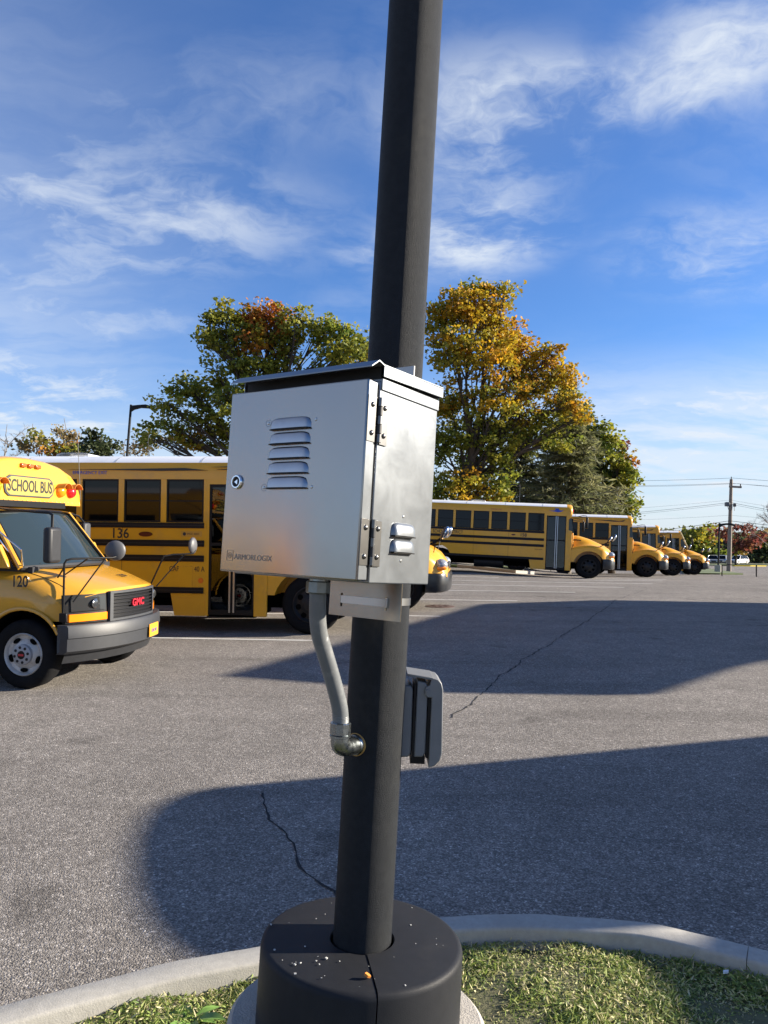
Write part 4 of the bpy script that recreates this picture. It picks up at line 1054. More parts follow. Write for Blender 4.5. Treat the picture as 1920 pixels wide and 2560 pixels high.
    for s in (-1, 1):
        P(MB().loft([[(-.62, s * .745, 1.97), (-1.40, s * .80, 2.02)], [(-.16, s * .93, 1.34), (-1.40, s * .985, 1.34)]], False, False), 'door_window', GLS)
        P(MB().prism([(-.20, 1.335), (-.62, 1.335), (-.62, 1.40), (-.40, 1.60), (-.34, 1.60)], s * .90, s * .965, 'y'), 'window_surround', VYEL, bevel=.01)
        P(MB().prism([(-.33, 1.375), (-.58, 1.375), (-.58, 1.43), (-.42, 1.55)], s * .96, s * .970, 'y'), 'quarter_window', GLS)
        P(MB().box((-.612, s * .986, .55), (-.606, s * .990, 1.33)), 'door_gap', BLK)
        P(MB().box((-.86, s * .97, 1.12), (-.70, s * 1.005, 1.16)), 'door_handle', BLK, bevel=.01)
    P(MB().box((-.45, -.8, 1.28), (-.02, .8, 1.345)), 'dashboard', DGR)
    P(MB().tube([(.02, .62, 1.37), (.05, .1, 1.385)], .008, 6), 'wiper', BLK); P(MB().tube([(.03, -.05, 1.38), (-.06, -.62, 1.375)], .008, 6), 'wiper', BLK)
    # nose trim
    gq = P(curved(-.50, .50, .735, 1.055, -.02, .014, 12, .02), 'grille', BLK)
    for k in range(7):
        z = .765 + .040 * k
        P(curved(-.445, .445, z, z + .016, .010, .030, 10, .0), 'grille_slat', mat('slat_black', (.014, .014, .016), .35, spec=.4), gq)
    ring = MB()
    for (y0, y1, z0, z1) in ((-.50, .50, 1.040, 1.068), (-.50, .50, .728, .752), (-.50, -.455, .752, 1.040), (.455, .50, .752, 1.040)):
        q = curved(y0, y1, z0, z1, .0, .040, 10, .0); ring.add(q.v, q.f)
    P(ring, 'grille_surround', GRY, gq, smooth=False)
    text('brand_letters', 'GMC', .118, REDT, gq, frame_m((xf_front(0) + .040, 0, .905), (0, 1, 0), (0, 0, 1)), 1.05, .010, bold=.004)
    for s in (-1, 1):
        hb = P(curved(s * .505, s * .955, .735, 1.050, -.03, .010, 10, .015), 'headlamp_housing', BLK)
        P(curved(s * .545, s * .915, .868, 1.020, .004, .024, 10, .01), 'headlamp_glass', mat('smoked_lens', (.03, .032, .035), .04, coat=1.0), hb)
        P(MB().ball((xf_front(.66) + .016, s * .66, .945), (.014, .080, .058), 12, 8), 'headlamp_reflector', mat('lamp_reflector', (.16, .165, .17), .12, .8, coat=1.0), hb)
        P(curved(s * .530, s * .935, .755, .838, .006, .030, 10, .0), 'turn_lamp', AMB, hb)
    # bumper
    bl = lambda y: xf_front(y) + .105
    ys_ = [-1.02, -1.0, -.95, -.85, -.7, -.5, -.25, 0, .25, .5, .7, .85, .95, 1.0, 1.02]
    rings = []
    for z, d in ((.41, -.05), (.44, -.005), (.575, 0.0), (.585, .012), (.700, .008), (.725, -.010), (.728, -.07)):
        rings.append([(bl(y) + d - (.06 if abs(y) > 1.01 else 0), y, z) for y in ys_] + [(.44, 1.0, z), (.44, -1.0, z)])
    bmp = P(MB().loft(rings, True, True), 'bumper', mat('bumper_grey', (.024, .026, .031), .5, var=.15, vscale=12, bump=.06, bscale=200), ang=35)
    P(MB().loft([[(bl(y) - .10, y, .41) for y in ys_[2:-2]], [(bl(y) - .14, y, .30) for y in ys_[2:-2]]], False, False), 'air_dam', DGR)
    yp = .30; xp = bl(yp) + .014
    lp = P(MB().box((-.006, -.155, .46), (.006, .155, .615)).xf(Matrix.Translation((xp - .005, yp, 0)) @ Matrix.Rotation(R(-9), 4, 'Z').inverted()), 'licence_plate', PLT, bevel=.002)
    text('plate_lettering', '120 247', .062, BLUT, lp, frame_m((xp + .0035, yp, .53), (-.16, 1, 0), (0, 0, 1)), 1)
    # bus body behind the cab with its yellow front cap
    pr = [(1.14, .52), (1.14, 2.10), (1.12, 2.25), (1.05, 2.40), (.90, 2.52), (.65, 2.61), (.35, 2.66), (0, 2.675)]
    fp = pr + [(-y, z) for y, z in reversed(pr[:-1])]
    P(MB().loft([[(x, y, z) for y, z in fp] for x in (-6.2, -1.45)], True, True), 'bus_body', VYEL, ang=40)
    capp = [(1.14, 2.09), (1.14, 2.12), (1.12, 2.25), (1.05, 2.40), (.90, 2.52), (.65, 2.61), (.35, 2.66), (0, 2.675)]
    cf = capp + [(-y, z) for y, z in reversed(capp[:-1])]
    rings = []
    for x, k in ((-1.45, 1.0), (-1.0, 1.0), (-.80, .995), (-.72, .975), (-.68, .94), (-.665, .90)):
        rings.append([(x, y * (.4 + .6 * k) if False else y * (1 - (1 - k) * .35), 2.09 + (z - 2.09) * k) for y, z in cf])
    cap = P(MB().loft(rings, True, True), 'front_cap', VYEL, ang=40)
    P(MB().loft([[(x, y, z + .004) for y, z in fp if z > 2.42] for x in (-6.2, -1.2)], False, False), 'white_roof', WHT, ang=50)
    fx = -.662
    sgp = [(-.40, 2.17), (.40, 2.17), (.46, 2.21), (.48, 2.27), (.48, 2.32), (.45, 2.39), (.38, 2.43), (-.38, 2.43), (-.45, 2.39), (-.48, 2.32), (-.48, 2.27), (-.46, 2.21)]
    sgn = P(MB().prism(sgp, fx - .02, fx + .012, 'x'), 'bus_sign', GRY, cap, bevel=.006)
    ins = [(y * .945, 2.30 + (z - 2.30) * .86) for y, z in sgp]
    P(MB().prism(ins, fx, fx + .016, 'x'), 'sign_panel', SGN, sgn) if False else None
    pan = MB().prism(ins, fx, fx + .0165, 'x').build('sign_panel', SGN, cap)
    text('sign_lettering', 'SCHOOL BUS', .205, TXT, pan, frame_m((fx + .0185, 0, 2.298), (0, 1, 0), (0, 0, 1)), .70, .001, bold=.004)
    for k, (y, m) in enumerate(((-.86, REDL), (-.63, AMB), (.63, AMB), (.86, REDL))):
        wl = P(MB().ball((fx + .0, y, 2.275), (.075, .085, .085), 14, 8), 'warning_lamp', m, cap)
        vis_ = MB().lathe([(.092, fx - .02), (.098, fx + .13), (.092, fx + .13), (.088, fx - .02)], 16, (0, y, 2.285), 'x', R(15), R(165)); P(vis_, 'lamp_visor', mat('visor_orange', (.52, .20, .02), .5), cap)
    for y in (-.14, 0, .14):
        P(MB().box((fx - .04, y - .050, 2.535), (fx + .03, y + .050, 2.585)), 'clearance_lamp', mat('dark_amber_lens', (.45, .09, .01), .15, coat=.6), cap, bevel=.012)
    for k in range(26): 
        y = -1.06 + k * .085; P(MB().ball((fx + .002, y, 2.125), (.004, .006, .006), 6, 4), 'rivet', VYEL, cap)
    # side bus windows and rails
    for s in (-1, 1):
        for k in range(6):
            x = -1.75 - k * .75; w_ = P(MB().box((x - .62, s * 1.137, 1.48), (x, s * 1.150, 2.06)), 'window', GLS, bevel=.004)
        for z in (1.38, 1.1, .8): P(MB().box((-6.2, s * 1.13, z), (-1.47, s * 1.158, z + .07)), 'rub_rail', BLK)
    # wheels
    for s in (-1, 1):
        y = s * .86; r = .385
        wh = MB().lathe([(r * .58, y - s * .12), (r * .9, y - s * .12), (r, y - s * .08), (r, y + s * .06), (r * .97, y + s * .095), (r * .90, y + s * .115), (r * .78, y + s * .12), (r * .66, y + s * .112), (r * .60, y + s * .09)], 40, (0, 0, r), 'y').build('wheel', RUB, v, ang=45)
        rim = MB().lathe([(r * .62, y + s * .100), (r * .595, y + s * .112), (r * .565, y + s * .100), (r * .53, y + s * .070), (r * .44, y + s * .062), (r * .34, y + s * .085), (r * .29, y + s * .092)], 40, (0, 0, r), 'y').build('rim', STL, wh, ang=40)
        MB().lathe([(r * .30, y + s * .088), (r * .29, y + s * .125), (r * .25, y + s * .135), (0, y + s * .138)], 24, (0, 0, r), 'y').build('hub_cap', mat('hub_plastic', (.30, .30, .31), .35), wh)
        MB().lathe([(r * .12, y + s * .136), (r * .115, y + s * .140), (0, y + s * .141)], 20, (0, 0, r), 'y').build('hub_emblem', BLK, wh)
        MB().box((-r * .085, y + s * .139, r - r * .03), (r * .085, y + s * .1425, r + r * .03)).build('hub_letters', REDT, wh)
        for k in range(8):
            a = math.pi / 4 * k + .2; c = (r * .215 * math.cos(a), 0, r + r * .215 * math.sin(a))
            MB().lathe([(0, y + s * .1405), (.016, y + s * .139), (.018, y + s * .11)], 10, c, 'y').build('lug_nut', DST, wh)
        for k in range(5):
            a = 2 * math.pi / 5 * k - .33; mb = MB()
            rr = [[(r * (.455 + .062 * math.cos(q)) * math.cos(a) - r * .115 * math.sin(q) * math.sin(a), y + s * dd, r + r * (.455 + .062 * math.cos(q)) * math.sin(a) + r * .115 * math.sin(q) * math.cos(a)) for q in [2 * math.pi * i / 14 for i in range(14)]] for dd in (.04, .082)]
            mb.loft(rr, True, True).build('rim_hole', CHS, wh)
        for yy in (y, y - s * .26):
            MB().lathe([(0, yy - s * .1), (r, yy - s * .1), (r, yy + s * .1), (r * .6, yy + s * .11), (r * .55, yy + s * .05), (0, yy + s * .05)], 28, (-3.6, 0, r), 'y').build('wheel', RUB, v, ang=45)
    P(MB().box((-6.0, -.8, .34), (.35, .8, .56)), 'chassis_frame', CHS)
    # numbers
    text('bus_number', '120', .175, TXT, v, frame_m((-.04, -.9895, 1.19), (1, 0, 0), (0, 0, 1)), .80, bold=.003)
    hz = Vector((.60, 0, 0)); up = Vector((-1, 0, .30)).normalized()
    text('bus_number', '120', .12, TXT, v, frame_m((.50, .22, 1.204), (0, 1, 0), up), .9, .0015)
    # mirrors
    ma = P(MB().tube([(-.55, -.80, 2.02), (-.10, -1.02, 1.99), (.28, -1.18, 1.965), (.48, -1.24, 1.955), (.53, -1.255, 1.93), (.535, -1.26, 1.80)], .016, 8), 'mirror_arm', BLK)
    P(MB().tube([(-.10, -.86, 1.36), (.05, -1.1, 1.55), (-.40, -1.20, 1.93)], .010, 6), 'mirror_brace', CHR, ma)
    P(MB().box((.485, -1.36, 1.42), (.585, -1.15, 1.80)), 'mirror', DGR, ma, bevel=.035, seg=3)
    mf = P(MB().tube([(-.70, .80, 2.0), (-.62, 1.0, 1.95), (-.58, 1.10, 1.84)], .014, 6), 'mirror_arm', BLK); P(MB().box((-.62, 1.03, 1.62), (-.54, 1.19, 1.86)), 'mirror', GRY, mf, bevel=.03)
    fa = P(MB().tube([(.50, -.985, .80), (.50, -.985, 1.40), (.52, -.975, 1.44), (.56, -.93, 1.455), (.74, -.62, 1.455), (.80, -.52, 1.455), (.83, -.47, 1.47), (.835, -.45, 1.52)], .0115, 8), 'crossover_arm', BLK)
    P(MB().tube([(.66, -.78, 1.455), (.32, -.70, 1.26)], .008, 6), 'arm_brace', BLK, fa); P(MB().tube([(.76, -.60, 1.45), (.58, -.93, .98)], .008, 6), 'arm_brace', BLK, fa)
    P(MB().tube([(.50, -.985, 1.36), (.34, -.86, 1.24)], .010, 6), 'arm_brace', BLK, fa)
    P(MB().box((.455, -1.0, .76), (.545, -.965, .86)), 'arm_foot', BLK, fa, bevel=.008)
    P(MB().ball((.80, -.46, 1.535), (.118, .045, .118), 20, 10, Matrix.Rotation(R(18), 3, 'Z')), 'crossover_mirror', mat('mirror_back_grey', (.085, .085, .09), .5), fa)
    fb = P(MB().tube([(.45, .97, .95), (.62, .99, 1.33), (.66, 1.0, 1.42), (.75, 1.1, 1.44), (.95, 1.27, 1.45), (.97, 1.31, 1.5)], .0115, 8), 'crossover_arm', BLK)
    P(MB().tube([(.86, 1.2, 1.44), (.60, .92, 1.02)], .008, 6), 'arm_brace', BLK, fb)
    P(MB().ball((.935, 1.30, 1.56), (.045, .105, .115), 16, 10), 'crossover_mirror', MATS['mirror_back_grey'], fb)
    P(MB().tube([(-.70, 1.16, 2.18), (-.85, 1.30, 3.05)], .004, 5), 'aerial', DGR)
    P(MB().tube([(-.20, -.80, 1.36), (-.42, -.95, 1.75), (-.55, -1.0, 1.97)], .009, 6), 'mirror_stay', CHR)
    return v
van = build_van(); van.location = (-3.80, 9.40, 0); van.rotation_euler = (0, 0, R(-11))
tag(van, 'small yellow school bus numbered 120 with grey bumper, at left edge', 'small school bus')
bpy.context.view_layer.update()
v2 = copy_tree(van); v2.location = (-9.8, .6, 0); v2.rotation_euler = (0, 0, R(0)); tag(v2, 'unseen small yellow school bus added at left to reflect in the box door', 'small school bus')  # out-of-view bus added so its sunlit yellow front reflects in the door

# ------------------------------------------------------------------ unseen roof on posts, added and shaped back from the shadow it casts
def shadow_canopy():
    hc = 5.0; k = hc / sd[2]; off = Vector((sd[0] * k, sd[1] * k, 0))
    sh = [(-1.98, 9.33), (2.37, 18.66), (5.5, 19.95), (11.5, 19.4), (7.0, 12.6), (4.1, 10.2), (2.4, 8.45), (.65, 8.50)]
    c = empty('shadow_canopy', (off.x + 4, off.y + 14, 0)); tag(c, 'unseen flat roof added right of the frame to cast the angular shadow', 'shadow_canopy')
    top = [(x + off.x - c.location.x, y + off.y - c.location.y) for x, y in sh]
    MB().prism(top, hc - .24, hc, 'z').build('shadow_canopy_roof', WHT, c, smooth=False)
    for i in (3, 4, 5):
        x, y = top[i]; m_ = Vector((sum(p[0] for p in top) / 8, sum(p[1] for p in top) / 8)); q = Vector((x, y)).lerp(m_, .18)
        MB().tube([(q.x, q.y, 0), (q.x, q.y, hc)], .09, 10).build('post', GRY, c)
shadow_canopy()

# ------------------------------------------------------------------ trees
GREEN = np.array([[.11, .165, .022], [.15, .20, .028], [.07, .11, .018], [.22, .22, .03]])
YELLO = np.array([[.46, .31, .020], [.40, .30, .022], [.52, .29, .016], [.30, .27, .025], [.46, .21, .016]])
ORANG = np.array([[.44, .13, .020], [.50, .18, .020], [.36, .11, .022], [.42, .21, .025]])
OLIVE = np.array([[.23, .23, .028], [.17, .19, .025], [.31, .27, .03], [.11, .14, .02]])
DARKG = np.array([[.040, .058, .020], [.052, .070, .026], [.030, .046, .018], [.068, .080, .032]])
REDDD = np.array([[.17, .045, .035], [.21, .065, .04], [.13, .04, .03], [.22, .10, .05]])
DRY = np.array([[.26, .19, .08], [.20, .14, .06], [.17, .15, .06], [.30, .22, .10]])
def limb(a, b, r0, r1, n=6, sag=0.0, g=random):
    a, b = Vector(a), Vector(b); L = (b - a).length; pts = []
    j = Vector((g.uniform(-1, 1), g.uniform(-1, 1), g.uniform(-.4, .4))) * L * .07
    for i in range(n + 1):
        t = i / n; p = a.lerp(b, t) + j * math.sin(t * math.pi) + Vector((0, 0, sag * L * math.sin(t * math.pi)))
        if 0 < i < n: p += Vector((g.uniform(-1, 1), g.uniform(-1, 1), g.uniform(-1, 1))) * L * .018
        pts.append(p)
    return pts, [r0 + (r1 - r0) * (i / n) ** .8 for i in range(n + 1)]
def leafy_tree(name, label, depth, base_u, lobes, trunk_r, leaf=.17, per=26, density=1.0, bark=BARK, group=None, seed=1, cat='tree', fork=.35, cl=.42, twig=5, flat=.55):
    """lobes: (u, v, ru, rv, palette, weight) ellipses seen in the photo, given depth of their own"""
    g = np.random.default_rng(seed); pr = random.Random(seed); m = depth / FPX
    bp = at(base_u, 1400, depth); bz = gz(bp.x, bp.y); base = Vector((bp.x, bp.y, bz - .1))
    root = empty(name, base); tag(root, label, cat, group)
    C = []
    for i, (u, v, ru, rv, pal, wt_) in enumerate(lobes):
        c = at(u, v, depth) + Vector((0, g.uniform(-1, 1) * ru * m * .8, 0)); C.append((c, Vector((ru * m, max(ru, rv) * m * .85, rv * m)), pal, wt_))
    ctr = sum((c for c, *_ in C), Vector()) / len(C); low = min(c.z for c, *_ in C)
    top = Vector((base.x * .5 + ctr.x * .5, base.y, bz + (ctr.z - bz) * (1 - fork * .5)))
    tp, tr = limb(base, top, trunk_r, trunk_r * .55, 8, 0, pr)
    MB().tube([p - base for p in tp], tr, 10).build('trunk', bark, root)
    br = MB(); P, cols, cz = [], [], []
    for (c, r, pal, wt_) in C:
        t = min(max((c.z - bz) / max(top.z - bz, .1) * .55, .45), .98); s0 = tp[int(t * (len(tp) - 1))]
        pts, rad = limb(s0, c, trunk_r * .30, trunk_r * .07, 7, .06, pr); br.tube([p - base for p in pts], rad, 6)
        for k in range(int(twig * 2.2)):
            d = Vector((pr.gauss(0, 1), pr.gauss(0, 1), pr.gauss(.25, 1))).normalized(); e = c + Vector((d.x * r.x, d.y * r.y, d.z * r.z)) * pr.uniform(.55, 1.02)
            s1 = pts[pr.randint(3, len(pts) - 1)]; q, qr = limb(s1, e, trunk_r * .12, trunk_r * .02, 4, .04, pr); br.tube([p - base for p in q], qr, 4, False)
        vol = r.x * r.z / (cl * cl)
        n = max(4, int(vol * 3.0 * density * wt_))
        d = rand_dirs(n, g); rr = g.uniform(0, 1, n) ** .42
        cc = np.array(c) + d * np.array(r) * rr[:, None]
        for q in range(n):
            k = max(4, int(per * g.uniform(.5, 1.5))); ct = pal[g.integers(len(pal))] * g.uniform(.82, 1.18)
            off = np.clip(g.normal(size=(k, 3)), -1.5, 1.5) * np.array([cl, cl, cl * flat]) * g.uniform(.55, 1.1)
            P.append(cc[q] + off); f = pal[g.integers(len(pal), size=k)]
            cols.append((ct[None] * .62 + f * .38) * g.uniform(.75, 1.25, (k, 1)))
    br.build('branches', bark, root)
    P = np.concatenate(P); cols = np.concatenate(cols); n = len(P)
    d = rand_dirs(n, g); d[:, 2] *= .6; d /= np.linalg.norm(d, axis=1, keepdims=True)
    w = np.cross(d, rand_dirs(n, g)); w /= np.linalg.norm(w, axis=1, keepdims=True) + 1e-9
    sz = leaf * g.uniform(.6, 1.25, (n, 1))
    o = quads_mesh('crown', P - np.array(base), d * sz * .62, w * sz * .5, cols, LEAF, root)
    return root
Y_, G_, O_, OL = YELLO, GREEN, ORANG, OLIVE
YG = np.concatenate([YELLO, OLIVE]); OG = np.concatenate([ORANG, OLIVE, YELLO[:2]]); GO = np.concatenate([GREEN, OLIVE, OLIVE]) * 1.12
leafy_tree('maple_tree', 'large golden maple tree right of the pole, behind bus 158', 45, 1135,
    [(1165, 775, 85, 55, Y_, 1), (1110, 800, 60, 60, YG, 1), (1225, 800, 75, 60, Y_, 1), (1190, 735, 35, 25, OL, 1), (1255, 740, 30, 25, YG, 1), (1280, 850, 55, 55, Y_, 1), (1130, 890, 75, 70, YG, .9),
     (1215, 900, 85, 65, Y_, .9), (1320, 905, 60, 45, Y_, 1), (1375, 885, 40, 35, Y_, 1), (1405, 935, 38, 40, Y_, 1), (1340, 970, 80, 45, YG, .9), (1420, 1005, 38, 40, YG, 1), (1445, 1045, 28, 25, Y_, 1), (1240, 1000, 90, 45, YG, .9), (1370, 1050, 60, 30, OL, .8),
     (1120, 1000, 70, 60, YG, .9), (1180, 1075, 95, 50, OL, .9), (1270, 1075, 60, 40, OL, .8), (1110, 1110, 50, 60, GO, .9), (1190, 1150, 65, 50, GO, .9), (1160, 1215, 70, 45, YG, .9), (1215, 1245, 55, 30, YG, .9), (1095, 1220, 40, 60, GO, .8),
     (1240, 1130, 50, 45, OL, .9), (1300, 1040, 60, 35, YG, .9), (1245, 1200, 45, 40, GO, .8), (1400, 1090, 55, 35, OL, .8), (1330, 1100, 55, 35, GO, .8)],
    .42, .19, 40, 1.15, seed=11, cl=.40)
leafy_tree('maple_tree', 'green and orange maple tree left of the pole, behind the metal box', 38, 640,
    [(654, 790, 55, 45, O_, 1), (690, 840, 45, 50, OG, .9), (640, 850, 45, 50, OG, .8), (560, 800, 45, 40, OL, 1), (605, 800, 40, 40, OG, .9), (520, 838, 40, 32, GO, .9), (575, 860, 60, 45, OL, .9), (745, 815, 45, 45, OL, .9), (700, 790, 35, 35, OG, .9), (720, 870, 45, 40, OL, .8), (820, 830, 50, 50, GO, 1), (880, 860, 55, 40, GO, 1),
     (850, 900, 70, 40, OL, .9), (915, 895, 32, 28, YG, .9), (620, 920, 65, 45, GO, .8), (540, 930, 40, 40, GO, .5), (690, 930, 60, 40, OL, .8), (450, 960, 40, 28, GO, .8), (480, 985, 50, 28, OL, .8), (545, 985, 50, 40, GO, .8), (430, 1020, 45, 22, GO, .8), (410, 1060, 55, 25, GO, .8),
     (500, 1045, 60, 35, OL, .8), (470, 1095, 75, 30, YG, .8), (550, 1090, 60, 45, OL, .9), (640, 1020, 90, 60, GO, .7), (760, 1000, 90, 70, GO, .7), (390, 1100, 40, 20, OL, .7)],
    .36, .17, 34, 1.2, seed=23, cl=.33, twig=7)
leafy_tree('broadleaf_tree', 'glossy green broadleaf tree at the right end of the tree group', 58, 1530,
    [(1475, 1075, 40, 45, DARKG, .8), (1505, 1110, 45, 55, GO, 1), (1540, 1150, 30, 40, GO, 1), (1530, 1190, 45, 45, GO, 1), (1568, 1150, 18, 25, np.concatenate([OLIVE, ORANG]), .9), (1545, 1112, 10, 12, REDDD, 1), (1570, 1195, 22, 40, GO, 1), (1560, 1250, 28, 40, GO, 1), (1510, 1255, 55, 45, GO, 1), (1580, 1290, 14, 22, GO, 1), (1455, 1120, 50, 50, DARKG * 1.9, 1), (1440, 1030, 40, 45, DARKG * 1.9, .9), (1480, 1190, 55, 50, DARKG * 1.9, 1), (1450, 1250, 60, 40, DARKG * 1.9, 1)],
    .3, .28, 24, 1.1, seed=31, cl=.42)

def conifer(name, label, depth, base_u, top_v, half_w, pal, seed, group=None, needle=.30, layers=26, per=11, skew=0.0, start=.12, fill=26):
    g = np.random.default_rng(seed); pr = random.Random(seed); bp = at(base_u, 1400, depth); bz = gz(bp.x, bp.y)
    tp = at(base_u, top_v, depth); Ht = tp.z - bz; base = Vector((bp.x, bp.y, bz - .1)); hw = half_w * depth / FPX
    root = empty(name, base); tag(root, label, 'tree', group)
    MB().tube([(0, 0, 0), (0.05, 0, Ht * .5), (0, 0, Ht + .1)], [Ht * .021, Ht * .014, .02], 8).build('trunk', GBRK, root)
    br = MB(); P, D, cl = [], [], []
    for i in range(layers):
        f = start + (1 - start) * (i + pr.uniform(-.3, .3)) / layers; f = min(max(f, start), .985)
        env = hw * min(1.0, (1 - f) * 1.55 + .06) * (0.82 + .18 * math.sin(f * 21))
        for k in range(per):
            az = pr.uniform(0, 2 * math.pi); L = env * pr.uniform(.65, 1.08); z = f * Ht
            end = Vector((math.cos(az) * L, math.sin(az) * L, z + L * pr.uniform(-.12, .22)))
            pts, rad = limb((0, 0, z), end, .05, .012, 4, .05, pr); br.tube(pts, rad, 4, False)
            dirv_ = np.array((end - Vector((0, 0, z))).normalized()); n = int(fill * (.5 + L / hw))
            t = g.uniform(.22, 1.05, n)[:, None]; q = np.array((0, 0, z)) + np.array(end - Vector((0, 0, z))) * t
            q = q + g.normal(size=(n, 3)) * np.array([.22, .22, .10]) * (L * .22 + .25)
            dd = dirv_[None] * .8 + g.normal(size=(n, 3)) * .45 + np.array([0, 0, -.12]); dd /= np.linalg.norm(dd, axis=1, keepdims=True)
            P.append(q); D.append(dd); c = pal[g.integers(len(pal))]; cl.append((c * .6 + pal[g.integers(len(pal), size=n)] * .4) * g.uniform(.7, 1.3, (n, 1)))
    br.build('branches', GBRK, root)
    P = np.concatenate(P); D = np.concatenate(D); cl = np.concatenate(cl); n = len(P)
    w = np.cross(D, rand_dirs(n, g)); w /= np.linalg.norm(w, axis=1, keepdims=True) + 1e-9; sz = needle * g.uniform(.6, 1.3, (n, 1))
    quads_mesh('crown', P, D * sz, w * sz * .16, cl, LEAF, root); return root
DK2 = np.array([[.17, .175, .07], [.14, .15, .06], [.22, .21, .10], [.10, .11, .05]])
conifer('conifer_tree', 'dark feathery conifer between the golden maple and broadleaf tree', 52, 1418, 950, 150, DK2, 41, needle=.34, layers=34, per=17, fill=36)
conifer('conifer_tree', 'dark bare-trunked conifer just behind the golden maple', 56, 1300, 1040, 115, DK2 * .8, 43, needle=.34, layers=26, per=14, fill=28)

def bare_tree(name, label, depth, base_u, top_v, half_w, seed, r0=.16, group=None, n1=9, n2=7, n3=5, leaves=None, bark=GBRK):
    pr = random.Random(seed); g = np.random.default_rng(seed); bp = at(base_u, 1400, depth); bz = gz(bp.x, bp.y); tp = at(base_u, top_v, depth); Ht = tp.z - bz; hw = half_w * depth / FPX
    base = Vector((bp.x, bp.y, bz - .1)); root = empty(name, base); tag(root, label, 'tree', group)
    tk, tr = limb((0, 0, 0), (pr.uniform(-.3, .3) * hw, 0, Ht * .97), r0, .03, 10, 0, pr)
    MB().tube(tk, tr, 8).build('trunk', bark, root)
    mb = MB(); ends = []
    for i in range(n1):
        f = .35 + .6 * i / n1; s = tk[int(f * 10)]; az = i * 2.4 + pr.uniform(-.4, .4); L = hw * pr.uniform(.7, 1.1) * (1.15 - .55 * f)
        e = s + Vector((math.cos(az) * L, math.sin(az) * L * .7, L * pr.uniform(.55, 1.2))); e.z = min(e.z, Ht * 1.0)
        q, qr = limb(s, e, r0 * .38, .022, 6, .03, pr); mb.tube(q, qr, 5, False)
        for j in range(n2):
            s2 = q[pr.randint(2, 6)]; d = Vector((pr.gauss(0, 1), pr.gauss(0, 1), pr.gauss(.7, .6))).normalized(); e2 = s2 + d * L * pr.uniform(.25, .5)
            q2, r2 = limb(s2, e2, .030, .012, 4, 0, pr); mb.tube(q2, r2, 4, False)
            for k in range(n3):
                s3 = q2[pr.randint(1, 4)]; d3 = Vector((pr.gauss(0, 1), pr.gauss(0, 1), pr.gauss(.5, .7))).normalized(); e3 = s3 + d3 * L * pr.uniform(.10, .24)
                mb.tube([s3, s3.lerp(e3, .5) + Vector((0, 0, .03)), e3], [.013, .011, .008], 3, False); ends.append(np.array(e3))
    mb.build('branches', bark, root)
    if leaves is not None:
        pal, frac, sz0, rep = leaves; E = np.array(ends); E = E[g.uniform(size=len(E)) < frac]; E = np.repeat(E, rep, 0) + g.normal(size=(len(E) * rep, 3)) * .28; n = len(E)
        d = rand_dirs(n, g); w = np.cross(d, rand_dirs(n, g)); w /= np.linalg.norm(w, axis=1, keepdims=True); sz = sz0 * g.uniform(.6, 1.3, (n, 1))
        quads_mesh('crown', E, d * sz * .6, w * sz * .5, pal[g.integers(len(pal), size=n)] * g.uniform(.7, 1.3, (n, 1)), LEAF, root)
    return root
GT = 'trees beyond the buses at left'
bare_tree('bare_tree', 'bare grey tree above the bus roof at the left edge', 95, 20, 1050, 60, 51, .2, GT)
bare_tree('bare_tree', 'thin bare tree second from the left edge', 90, 62, 1048, 45, 52, .14, GT)
bare_tree('thin_tree', 'airy pale yellow tree above the bus roof, left of the pine', 90, 150, 1034, 48, 53, .15, GT, leaves=(DRY * 1.15, .75, .30, 7))
bare_tree('thin_tree', 'sparse tree with few yellow leaves between the pale tree and the pine', 92, 195, 1062, 26, 54, .12, GT, leaves=(DRY, .5, .28, 5))
leafy_tree('shrub_tree', 'brown and orange bushy tree low above the bus roof, far left', 88, 95, [(90, 1095, 30, 22, np.concatenate([DRY, OLIVE]), 1), (125, 1115, 50, 22, OG, 1), (60, 1118, 30, 18, DRY, 1), (165, 1122, 40, 15, OL, 1)], .2, .42, 14, 1.2, seed=61, group=GT, cl=.7)
leafy_tree('pine_tree', 'dark green rounded pine beside the left lamp post', 85, 240, [(240, 1088, 24, 16, DARKG, 1.2), (228, 1108, 30, 18, DARKG, 1.2), (258, 1112, 32, 18, DARKG * 1.2, 1.2), (240, 1130, 45, 18, DARKG, 1.2)], .25, .40, 18, 1.3, seed=62, group=GT, cl=.6)
bare_tree('bare_tree', 'bare greyish tree just right of the left lamp post', 92, 335, 1078, 34, 55, .14, GT, leaves=(DRY, .35, .26, 3))
bare_tree('bare_tree', 'low bare tree behind the left lamp post', 96, 300, 1088, 30, 56, .12, GT, leaves=(DRY, .3, .26, 3))
leafy_tree('hedge_shrub', 'grey-brown hedge shrub at the foot of the green and orange maple', 70, 375, [(375, 1095, 35, 22, np.concatenate([DRY * .7, OLIVE * .7]), 1), (350, 1118, 40, 18, DRY * .7, 1)], .12, .34, 14, 1.1, seed=63, group=GT, cl=.6)
leafy_tree('small_tree', 'small tree right of the frame dappling the lot with shade', 12.6, 3640, [(3600, 1010, 150, 80, GO, .45), (3760, 1070, 120, 60, GO, .4), (3480, 1090, 110, 45, GO, .4), (3640, 1130, 160, 35, GO, .3)], .10, .10, 12, .7, seed=91, cl=.22, twig=4)
